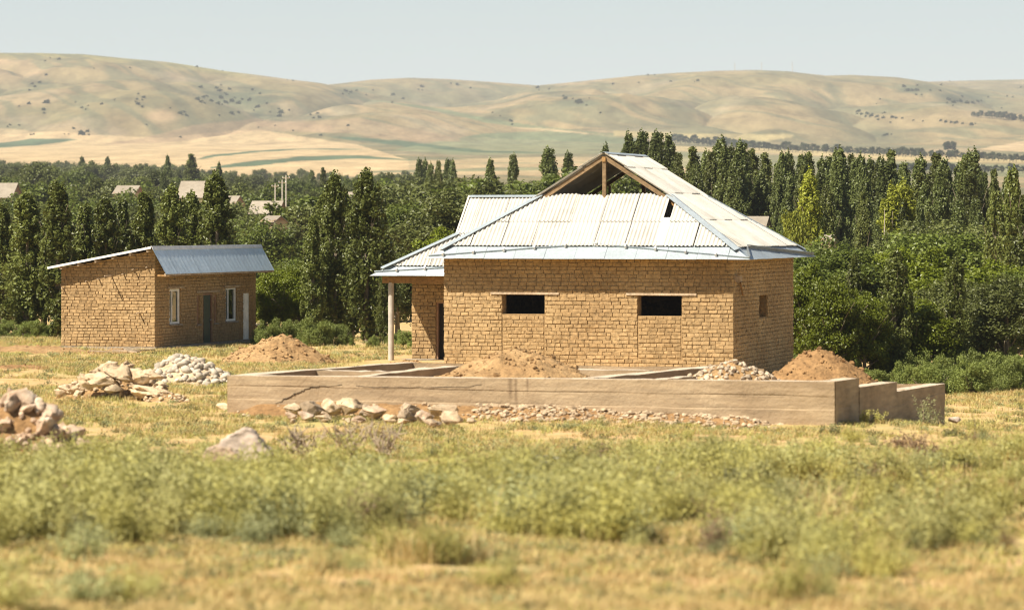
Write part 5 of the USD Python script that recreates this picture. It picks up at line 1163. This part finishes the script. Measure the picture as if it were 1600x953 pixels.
def field(name, label_kind, protos, pts, scales, seed):
    """Countless small plants as one object."""
    r = np.random.default_rng(seed)
    pi = UsdGeom.PointInstancer.Define(stage, '/World/'+name)
    paths = []
    for i, (nm, mesh, mat) in enumerate(protos):
        g = obj(nm, mesh, mat, pi.GetPrim()); paths.append(g.GetPath())
    pi.CreatePrototypesRel().SetTargets(paths)
    n = len(pts)
    pi.CreateProtoIndicesAttr(Vt.IntArray.FromNumpy(scales[1].astype(np.int32)))
    pi.CreatePositionsAttr(Vt.Vec3fArray.FromNumpy((pts*S).astype(np.float32)))
    pi.CreateScalesAttr(Vt.Vec3fArray.FromNumpy(scales[0].astype(np.float32)))
    a = r.uniform(0, 2*np.pi, n)
    pi.CreateOrientationsAttr(Vt.QuathArray([Gf.Quath(float(math.cos(t/2)), 0, 0, float(math.sin(t/2))) for t in a]))
    tag(pi.GetPrim(), label_kind[0], label_kind[1], kind='stuff')
def clear_of_buildings(X, Y):
    """True where plants may grow: not inside the houses or the foundation, thin on the trodden strip."""
    fu = (X-FND[0])*cs-(Y-FND[1])*sn; fv = (X-FND[0])*sn+(Y-FND[1])*cs
    hu = (X-HOUSE[0])*cs-(Y-HOUSE[1])*sn; hv = (X-HOUSE[0])*sn+(Y-HOUSE[1])*cs
    su_ = (X-SHED[0])*cs-(Y-SHED[1])*sn; sv = (X-SHED[0])*sn+(Y-SHED[1])*cs
    bad = ((fu > -13.3) & (fu < .05) & (fv > -.9) & (fv < 12.3)) | ((hu > -11.8) & (hu < .1) & (hv > -.3) & (hv < 8.3)) | ((su_ > -3.4) & (su_ < .6) & (sv > -.2) & (sv < 8.6))
    return ~bad
def scatter(n, y0, y1, margin=1.15, power=1.0):
    Y = y0+(y1-y0)*rng.random(n)**power
    X = rng.uniform(-1, 1, n)*(.16*Y*margin+1.0)
    return X, Y
# tall weeds in the foreground
def patch(X, Y, f=.42, seed=41): return meshkit.fbm(np.stack([X*f, Y*f*.55, 0*X], -1), 3, seed)
X, Y = scatter(14500, 24, 64, 1.75)
d = patch(X, Y, .35)*.45+.55*patch(X, Y, 1.25, 44)
prob = .88*sm((d-.497)*10)*np.interp(Y, [24, 27, 30, 48, 53, 58, 64], [.16, .40, .85, .95, .50, .14, .06])
bx, by, _ = px(376, 700, 47)
ok = (rng.random(len(X)) < prob) & clear_of_buildings(X, Y) & ~((np.abs(X-bx) < .62) & (Y > 44.4) & (Y < 48.5))
X, Y, d = X[ok], Y[ok], d[ok]
kp = patch(X, Y, .5, 88)+rng.normal(0, .12, len(X))
k = np.where(kp < .42, rng.choice([0, 3, 5, 6, 4], len(X), p=[.3, .25, .22, .13, .1]), np.where(kp < .55, rng.choice([0, 1, 2, 7, 4, 5, 6], len(X), p=[.27, .2, .13, .18, .1, .07, .05]), rng.choice([1, 2, 7, 3, 4, 6], len(X), p=[.25, .1, .3, .15, .13, .07])))
sz = np.clip(rng.lognormal(-.12, .36, len(X)), .35, 1.5)*np.interp(d, [.45, .6], [.65, 1.25])*np.interp(Y, [30, 46, 56], [1.15, .95, .55])*np.interp(Y, [28, 34, 50, 62], [.7, 1.0, 1.0, .75])
def mound(n, count, r, h, leaf):
    d = rng.normal(size=(n, 3)); d /= np.linalg.norm(d, axis=1, keepdims=True); d[:, 2] = np.abs(d[:, 2])
    cen = d*rng.uniform(.35, .95, (n, 1))*[r, r, h*.8]+[0, 0, h*.12]
    return cat([clump_leaves(cen, np.full((n, 3), 1.0)*rng.uniform(.045, .085, (n, 1))*[1, 1, 1.2], count, leaf, .5), blades(14, h*1.15, r*.45, .012, .35)])
def scrub(nstem, height, r, per, leaf):
    """A bushy weed: many thin stems fanning from the root, dressed with small leaves towards their tips."""
    cs_, ns_ = [], []
    for _ in range(nstem):
        a = rng.uniform(0, 2*np.pi); q = math.sqrt(rng.random()); d = np.array([math.cos(a), math.sin(a), 0])*r*q; h = height*(1-.45*q*q)*rng.uniform(.65, 1.2)
        t = rng.uniform(.2, 1.03, per)
        c = np.outer(t**1.2, d)+np.outer(t, [0, 0, h])+rng.normal(0, leaf*1.5, (per, 3))*(.4+t[:, None])
        c[:, 2] = np.maximum(c[:, 2], .01)
        cs_.append(c); ns_.append(rng.normal(size=(per, 3))*.8+[-.25, -.2, .9])
    return cat([leaves(np.vstack(cs_), np.vstack(ns_), leaf, .45), blades(nstem//2, height*1.1, r*.35, .008, .45)])
herbs = [('leafy_weed', scrub(34, .32, .24, 34, .0155), 'herb_leaf'), ('bushy_weed', scrub(52, .36, .34, 34, .0155), 'herb_leaf'), ('stalky_weed', scrub(16, .46, .16, 40, .0150), 'pale_herb_leaf'), ('grey_weed', scrub(44, .26, .28, 32, .0150), 'grey_herb_leaf'),
         ('dry_tuft', blades(90, .28, .12, .010, .9), 'dry_leaf'), ('dark_weed', scrub(30, .26, .22, 30, .0155), 'dark_herb_leaf'), ('brown_weed', scrub(20, .30, .18, 26, .013), 'brown_herb_leaf'), ('pale_weed', scrub(40, .34, .30, 34, .0150), 'pale_herb_leaf')]
field('weeds', ('tall yellow-green weeds covering the foreground', 'weeds'), herbs, np.stack([X, Y, G(X, Y)-.015], -1), (np.repeat(sz[:, None], 3, 1), k), 5)
# short grass over the meadow
X, Y = scatter(98000, 23.5, 112, 1.6, 1.0)
d = patch(X, Y, .5, 61)*.6+.4*patch(X, Y, 2.0, 64)
ok = (rng.random(len(X)) < sm((d-np.interp(Y, [24, 30, 40], [.30, .36, .40]))*7)*.95+.05) & clear_of_buildings(X, Y)
X, Y, d = X[ok], Y[ok], d[ok]
k = np.where(rng.random(len(X)) < np.interp(Y, [25, 34], [.6, 0]), 1, rng.choice(4, len(X), p=[.36, .38, .17, .09]))
sz = rng.uniform(.6, 1.3, len(X))*np.interp(Y, [24, 40, 70, 110], [.8, .9, 1.0, 1.25])
short = [('grass_tuft', blades(26, .10, .08, .014, 1.0), 'herb_leaf'), ('dry_grass_tuft', blades(30, .11, .09, .011, 1.0), 'dry_leaf'), ('creeping_herb', herb(12, .06, .08, 9, .018, 1.3), 'grey_herb_leaf'), ('low_herb', herb(9, .10, .06, 12, .018, .9), 'dark_herb_leaf')]
field('meadow_grass', ('short dry grass and creeping herbs of the meadow', 'grass'), short, np.stack([X, Y, G(X, Y)-.008], -1), (np.repeat(sz[:, None], 3, 1), k), 6)

# single plants that stand out
def single(x, y, Y, height, kind, label, wide=1.0):
    X = (x-800)/FPX*Y; z = float(G(X, Y))
    t = thing('wild_plant', label, 'plant', (X, Y, z-.02))
    if kind == 'dry':
        ms = []
        for _ in range(15):
            a = rng.uniform(0, 6.3); q = [np.zeros(3)]
            for s in range(4): q.append(q[-1]+np.array([math.cos(a)*.07*wide, math.sin(a)*.07*wide, height/4])*rng.uniform(.5, 1.3)+rng.normal(0, .030, 3))
            ms.append(tube(q, [.014, .012, .011, .009, .007], 4))
            for s in (1, 2, 3, 3): ms.append(tube([q[s], q[s]+rng.normal(0, .08, 3)+[0, 0, .05]], [.011, .007], 4))
        obj('stems', ms, 'dry_stem', t)
    else:
        obj('stems', [tube([(0, 0, 0), (.02, 0, height*.5), (rng.normal(0, .04), 0, height*.95)], [.012, .009, .003], 5)], 'dry_stem', t)
        obj('foliage', herb(int(14*wide), height, .06*wide, 34, .022, .45*wide), kind, t)
single(1442, 640, 70, .62, 'grey_herb_leaf', 'tall thin weed before the end of the stepped wall', .8); single(1455, 660, 70.5, .40, 'grey_herb_leaf', 'bushy weed at the foot of the stepped wall', 1.2)
single(1522, 700, 60, .55, 'herb_leaf', 'lone upright weed right of the foundation', .6); single(1350, 655, 65, .28, 'herb_leaf', 'low weed under the shaded stepped wall, left one', 1.0); single(1372, 655, 65.5, .26, 'herb_leaf', 'low weed under the shaded stepped wall, right one', 1.0)
single(900, 750, 49, .42, 'dark_herb_leaf', 'dark green plant right of the black bag', 1.3); single(793, 720, 51, .36, 'brown_herb_leaf', 'dark dry plant left of the black bag', 1.0)
single(1425, 735, 55, .36, 'brown_herb_leaf', 'brownish withered shrub at right in the meadow', 2.2); single(1448, 765, 52, .30, 'brown_herb_leaf', 'second withered shrub, nearer and right of the first', 2.0); single(1400, 730, 55.5, .30, 'brown_herb_leaf', 'small withered shrub left of the larger one', 1.4)
single(1488, 695, 61, .16, 'dark_herb_leaf', 'dark green cushion plant in the pale meadow', 1.6); single(1300, 690, 61, .2, 'dark_herb_leaf', 'dark low weed in the meadow before the foundation corner', 1.6)
for (x, y, Y, hh, lb) in ((480, 715, 52, .55, 'dry branching stems before the rock row, left clump'), (545, 715, 51, .6, 'dry branching stems before the rock row, middle clump'), (598, 710, 52, .6, 'dry branching stems before the rock row, right clump'), (462, 712, 53, .35, 'short dry stems left of the dry clumps')):
    single(x, y, Y, hh, 'dry', lb, 1.1)
single(130, 870, 30, .34, 'grey_herb_leaf', 'bluish grey weed clump low at the left', 2.0); single(705, 880, 30, .26, 'grey_herb_leaf', 'bluish grey low weed at the bottom middle', 1.8); single(715, 720, 50, .55, 'herb_leaf', 'tall bushy weed left of the black bag', 1.5)

# ------------------------------------------------------------------ the air
M['haze_look'] = usdkit.material(stage, '/World/Looks/haze_look', {'v': ('principled_volume', {'color': (0.90, 0.94, 0.97), 'density': 7.0e-5, 'anisotropy': 0.0})}, volume='v.volume')
tag(obj('haze', box(-10500, 10500, -500, 8200, -4.0, 330.0), 'haze_look'), kind='stuff')
